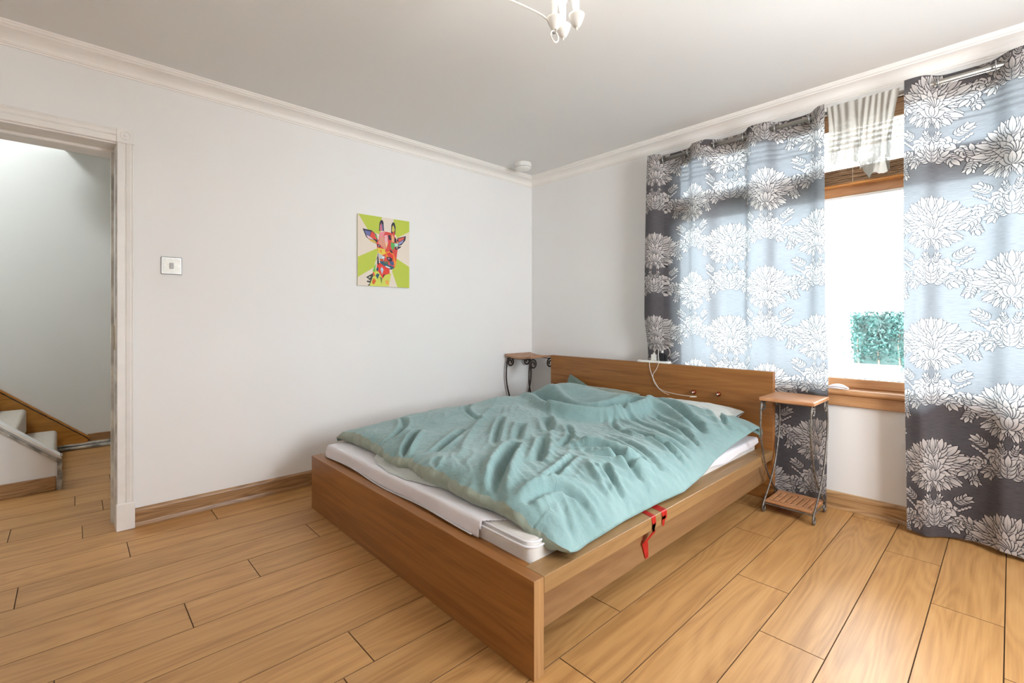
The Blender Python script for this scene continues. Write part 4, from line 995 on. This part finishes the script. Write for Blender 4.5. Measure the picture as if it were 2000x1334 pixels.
def curtain(name, ya, yb, phase, half, ztop_off, zbot, squeeze, label, u0, v0, eyelets):
    nu, nv = 420, 130
    yv = np.linspace(ya, yb, nu)[:, None]*np.ones((1, nv))
    tt = np.linspace(0, 1, nv)[None, :]*np.ones((nu, 1))
    zt = np.array([rodz(y) for y in yv[:, 0]])[:, None]+ztop_off
    ph = PI*(-yv-phase)/half
    zb_ = zbot + 0.018*(1-np.cos(ph))*0.5
    z = zt+(zb_-zt)*tt
    drift = 0.25*np.sin(tt*2.2)+0.10*np.sin(tt*5+yv*3)
    s_ = np.sin(ph+drift*np.sin(ph*0.5+1)*0.6)
    w = np.tanh(2.0*s_)/math.tanh(2.0)
    amp = 0.046*(1-0.25*tt)+0.012*tt*np.sin(yv*11)
    x = rodx+amp*w + 0.006*np.sin(yv*31+tt*3)*tt
    sq = sm(1.25, 0.90, z)*squeeze
    x = x*(1-sq) + (-0.074+0.016*w)*sq
    y = yv + 0.020*np.cos(ph)*(1-tt*0.3) + 0.012*np.sin(tt*4+yv*6)*tt
    if squeeze: y = np.where(yv > -1.6, y+0.03*np.sin(tt*3.0), y)
    # arc length for the pattern (taken at mid height)
    dd = np.hypot(np.diff(x[:, nv//3]), np.diff(yv[:, 0])); arc = np.concatenate([[0], np.cumsum(dd)])
    uv = np.stack([np.repeat(((arc+u0)/TWm)[:, None], nv, 1), (z+v0)/THm], -1)
    me = grid_mesh('curtain_fabric', np.stack([x, y, z], -1), uv)
    root = thing(name, label, 'curtain', ((-0.11), (ya+yb)/2, zbot))
    fo_ = link_mesh('curtain_fabric', me, cm_, root, None, True)
    for ye in eyelets:
        obj('eyelet', torus(bmesh.new(), (rodx-0.002, ye, rodz(ye)), 0.026, 0.004, 'y', 24, 6), M['chrome'], root, smooth=True)
    return root
curtain('curtain', -1.445, -2.672, 1.577, 0.2015, 0.048, 0.030, 1.0, 'grey floral eyelet curtain behind the headboard, left of the window gap', 0.05, -0.20, (-1.578, -1.780, -1.982, -2.183, -2.385, -2.586))
curtain('curtain', -3.045, -3.96, 3.191, 0.2190, 0.048, 0.012, 0.0, 'grey floral eyelet curtain at the right edge, right of the window gap', 0.0, -0.18, (-3.193, -3.410, -3.629, -3.848))
rd = thing('curtain_rod', 'brushed nickel curtain rod above the window', 'curtain rod', (rodx, -2.7, 2.47))
obj('rod_tube', tube(bmesh.new(), [(rodx, -1.50, rodz(-1.50)), (rodx, -4.12, rodz(-4.12))], 0.014, 16), M['steel'], rd, smooth=True)
for ye in (-1.475, -4.14):
    obj('finial', lathe(bmesh.new(), [(0.0, -0.025), (0.016, -0.02), (0.021, -0.005), (0.021, 0.008), (0.014, 0.02), (0.0, 0.024)], (rodx, ye, rodz(ye)), 20, 'y'), M['steel'], rd, smooth=True)
for ye in (-1.56, -4.04):
    bm = tube(bmesh.new(), [(rodx, ye, rodz(ye)-0.012), (rodx+0.02, ye, rodz(ye)-0.03), (-0.012, ye, rodz(ye)-0.03)], 0.006, 8); lathe(bm, [(0.024, -0.014), (0.024, 0)], (0, ye, rodz(ye)-0.03), 18, 'x')
    obj('bracket', bm, M['steel'], rd, smooth=True)

# ---- wooden blind in the reveal
bl = thing('wooden_blind', 'brown wooden slatted blind gathered up at the top of the window', 'blind', (0.08, -2.78, 2.4))
obj('headrail', bx((0.045, WY1+0.02, 2.455), (0.095, WY0-0.02, 2.515), 0.004), M['slat'], bl)
obj('valance_board', bx((0.035, WY1+0.015, 2.405), (0.044, WY0-0.015, 2.512), 0.002), M['slat'], bl)
for z in (2.385, 2.352, 2.318, 2.286):
    o = obj('slat', bx((0.050, WY1+0.02, z), (0.092, WY0-0.02, z+0.004), 0.001), M['slat'], bl)
for i in range(11):
    z = 2.062+0.0088*i; j_ = 0.003*((i*7) % 3-1)
    obj('slat', bx((0.048+j_, WY1+0.02, z), (0.094+j_, WY0-0.02, z+0.0052), 0.001), M['slat'], bl)
obj('bottom_bar', bx((0.045, WY1+0.02, 2.044), (0.097, WY0-0.02, 2.060), 0.003), M['pine'], bl)
for y in (-1.9, -2.78, -3.6):
    for xx in (0.047, 0.096): obj('ladder_cord', tube(bmesh.new(), [(xx, y, 2.06), (xx, y, 2.46)], 0.0012, 5), M['cable'], bl)

# ---- lace valance bunched between the curtains
lm, nt, b = new_mat('cream_lace'); nt.nodes.remove(b); out = nt.nodes['Material Output']
tc = N(nt, 'ShaderNodeTexCoord'); vo = N(nt, 'ShaderNodeTexVoronoi', feature='DISTANCE_TO_EDGE'); vo.inputs['Scale'].default_value = 75; nt.links.new(tc.outputs['Object'], vo.inputs['Vector'])
no = N(nt, 'ShaderNodeTexNoise'); no.inputs['Scale'].default_value = 26; no.inputs['Detail'].default_value = 4; nt.links.new(tc.outputs['Object'], no.inputs['Vector'])
hole = math_(nt, 'MULTIPLY', math_(nt, 'GREATER_THAN', vo.outputs[0], 0.10), math_(nt, 'GREATER_THAN', no.outputs[0], 0.56))
hole = math_(nt, 'MULTIPLY', hole, 0.05)
hole = math_(nt, 'ADD', hole, 0.015)
df = N(nt, 'ShaderNodeBsdfDiffuse'); df.inputs[0].default_value = (0.42, 0.40, 0.365, 1); tl = N(nt, 'ShaderNodeBsdfTranslucent'); tl.inputs[0].default_value = (0.035, 0.035, 0.033, 1)
ad = N(nt, 'ShaderNodeAddShader'); tp = N(nt, 'ShaderNodeBsdfTransparent'); mx = N(nt, 'ShaderNodeMixShader')
nt.links.new(df.outputs[0], ad.inputs[0]); nt.links.new(tl.outputs[0], ad.inputs[1]); nt.links.new(hole, mx.inputs[0]); nt.links.new(ad.outputs[0], mx.inputs[1]); nt.links.new(tp.outputs[0], mx.inputs[2]); nt.links.new(mx.outputs[0], out.inputs[0])
nu, nv = 240, 90
uu = np.linspace(0, 1, nu)[:, None]*np.ones((1, nv)); vv_ = np.linspace(0, 1, nv)[None, :]*np.ones((nu, 1))
KU = np.array([0, .06, .10, .25, .40, .48, .55, .66, .72, .78, .84, .90, 1.0])
KZ = 1.2+0.972*(-1.2+np.array([2.18, 2.17, 2.16, 2.165, 2.145, 2.10, 2.11, 2.035, 2.05, 2.04, 2.08, 2.05, 2.15]))
bot = np.interp(uu, KU, KZ) + 0.010*np.abs(np.sin(uu*38))
yt = -2.682-0.352*uu; yb_ = -2.685-0.355*uu-0.02*np.sin(uu*6)
z = 2.504+(bot-2.504)*vv_
y = yt+(yb_-yt)*vv_ - 0.05*np.sin(PI*vv_)*(uu-0.5)*-1.0*0.6 + 0.03*vv_*np.sin(uu*14)*uu
x = -0.136 - 0.0045*np.sin(uu*62+vv_*3+2*np.sin(uu*9)) - 0.008*np.sin(uu*27+vv_*7)*vv_ - 0.006*np.sin(uu*15-vv_*11+2)*vv_ + 0.012*vv_ - 0.020*vv_*np.sin(uu*23+vv_*4) - 0.025*vv_ - 0.035*np.exp(-((uu-0.75)/.12)**2)*sm(0.5, 1.0, vv_)*np.sin(vv_*9+uu*8)
lace = link_mesh('lace_valance', grid_mesh('lace_valance', np.stack([x, y, z], -1)), lm, None, (-0.13, -2.84, 2.50), True)
tag(lace, 'cream lace valance bunched in the gap between the two curtains', 'lace curtain')

# ---- crumpled white cloth on the sill
sc_ = thing('cloth_bundle', 'small crumpled white cloth on the window sill', 'cloth', (0.0, -2.70, 0.756))
bm = bmesh.new()
for k in range(9):
    pts = []
    for i in range(14):
        t = i/13; pts.append((-0.022+0.034*math.sin(PI*t)*(1 if k % 2 else -0.4)+0.005*k*0.6, -2.655-0.115*t, 0.758+0.004*(k % 3)+0.017*math.sin(PI*t)*(0.4+0.08*k)))
    tube(bm, pts, [0.001+0.0045*math.sin(PI*i/13) for i in range(14)], 7)
obj('cloth_folds', bm, M['sheet'], sc_, smooth=True)

# ================================================================== CHANDELIER
ch = thing('chandelier', 'cream metal chandelier with small candle cups hanging from the ceiling', 'chandelier', (-2.47, -2.43, H))
CC = (-2.47, -2.43)
bmat, nt, b = new_mat('lamp_bulb'); b.inputs['Emission Color'].default_value = (1.0, 0.94, 0.86, 1); b.inputs['Emission Strength'].default_value = BULB
obj('ceiling_rose', lathe(bmesh.new(), [(0.055, 0), (0.055, -0.01), (0.045, -0.028), (0.012, -0.04), (0.0, -0.041)], (CC[0], CC[1], H), 28), M['lampwhite'], ch, smooth=True)
obj('stem', tube(bmesh.new(), [(CC[0], CC[1], H-0.03), (CC[0], CC[1], 2.46)], 0.007, 10), M['lampwhite'], ch, smooth=True)
obj('hub', lathe(bmesh.new(), [(0.0, 0.05), (0.012, 0.045), (0.024, 0.02), (0.03, 0.0), (0.024, -0.02), (0.01, -0.035), (0.0, -0.04)], (CC[0], CC[1], 2.44), 20), M['lampwhite'], ch, smooth=True)
cups = [(-2.302, -2.366, 2.245), (-2.252, -2.425, 2.250), (-2.225, -2.340, 2.262), (-2.66, -2.30, 2.30), (-2.62, -2.60, 2.30)]
for i, (x, y, z) in enumerate(cups):
    a = Vector((CC[0], CC[1], 2.44)); e_ = Vector((x, y, z)); mid = (a+e_)/2
    if i == 0: pts = [a, a+Vector((-0.03, 0.04, 0.0)), Vector((-2.56, -2.32, 2.33)), Vector((-2.54, -2.305, 2.262)), Vector((-2.44, -2.318, 2.270)), Vector((-2.35, -2.345, 2.258)), e_+Vector((-0.02, 0.012, 0.0)), e_+Vector((0, 0, -0.02))]
    else: pts = [a, mid+Vector((0, 0, 0.07)), e_+Vector((0, 0, 0.05))+(a-e_)*0.15, e_+(a-e_)*0.06+Vector((0, 0, 0.0)), e_+Vector((0, 0, -0.02))]
    P_ = smooth_poly([tuple(p) for p in pts], 3)
    arm = obj('arm', tube(bmesh.new(), P_, 0.0032, 8), M['lampwhite'], ch, smooth=True)
    cpz = lathe(bmesh.new(), [(0.0, -0.034), (0.008, -0.033), (0.0125, -0.028), (0.0175, -0.019), (0.0225, -0.008), (0.0265, 0.004), (0.0275, 0.010), (0.024, 0.010), (0.012, -0.002), (0.0, -0.004)], (x, y, z), 24)
    cu = obj('cup', cpz, M['frost'], ch, smooth=True)
    obj('candle_tube', lathe(bmesh.new(), [(0.0095, -0.004), (0.0095, 0.085), (0.0, 0.086)], (x, y, z), 16), M['white_plastic'], cu, smooth=False)
    obj('bulb', lathe(bmesh.new(), [(0.006, 0.085), (0.010, 0.092), (0.016, 0.108), (0.013, 0.124), (0.005, 0.138), (0.0, 0.142)], (x, y, z), 16), bmat, cu, smooth=True)
    if i == 0:
        obj('ring', torus(bmesh.new(), (x, y, z-0.055), 0.0190, 0.0026, 'y', 28, 8), M['lampwhite'], ch, smooth=True)
        obj('ring_hook', torus(bmesh.new(), (x, y, z-0.036), 0.008, 0.002, 'x', 16, 6), M['steel'], ch, smooth=True)
    else:
        obj('drop_tip', lathe(bmesh.new(), [(0.0, -0.045), (0.003, -0.042), (0.004, -0.034), (0.0, -0.03)], (x, y, z), 12), M['lampwhite'], ch, smooth=True)
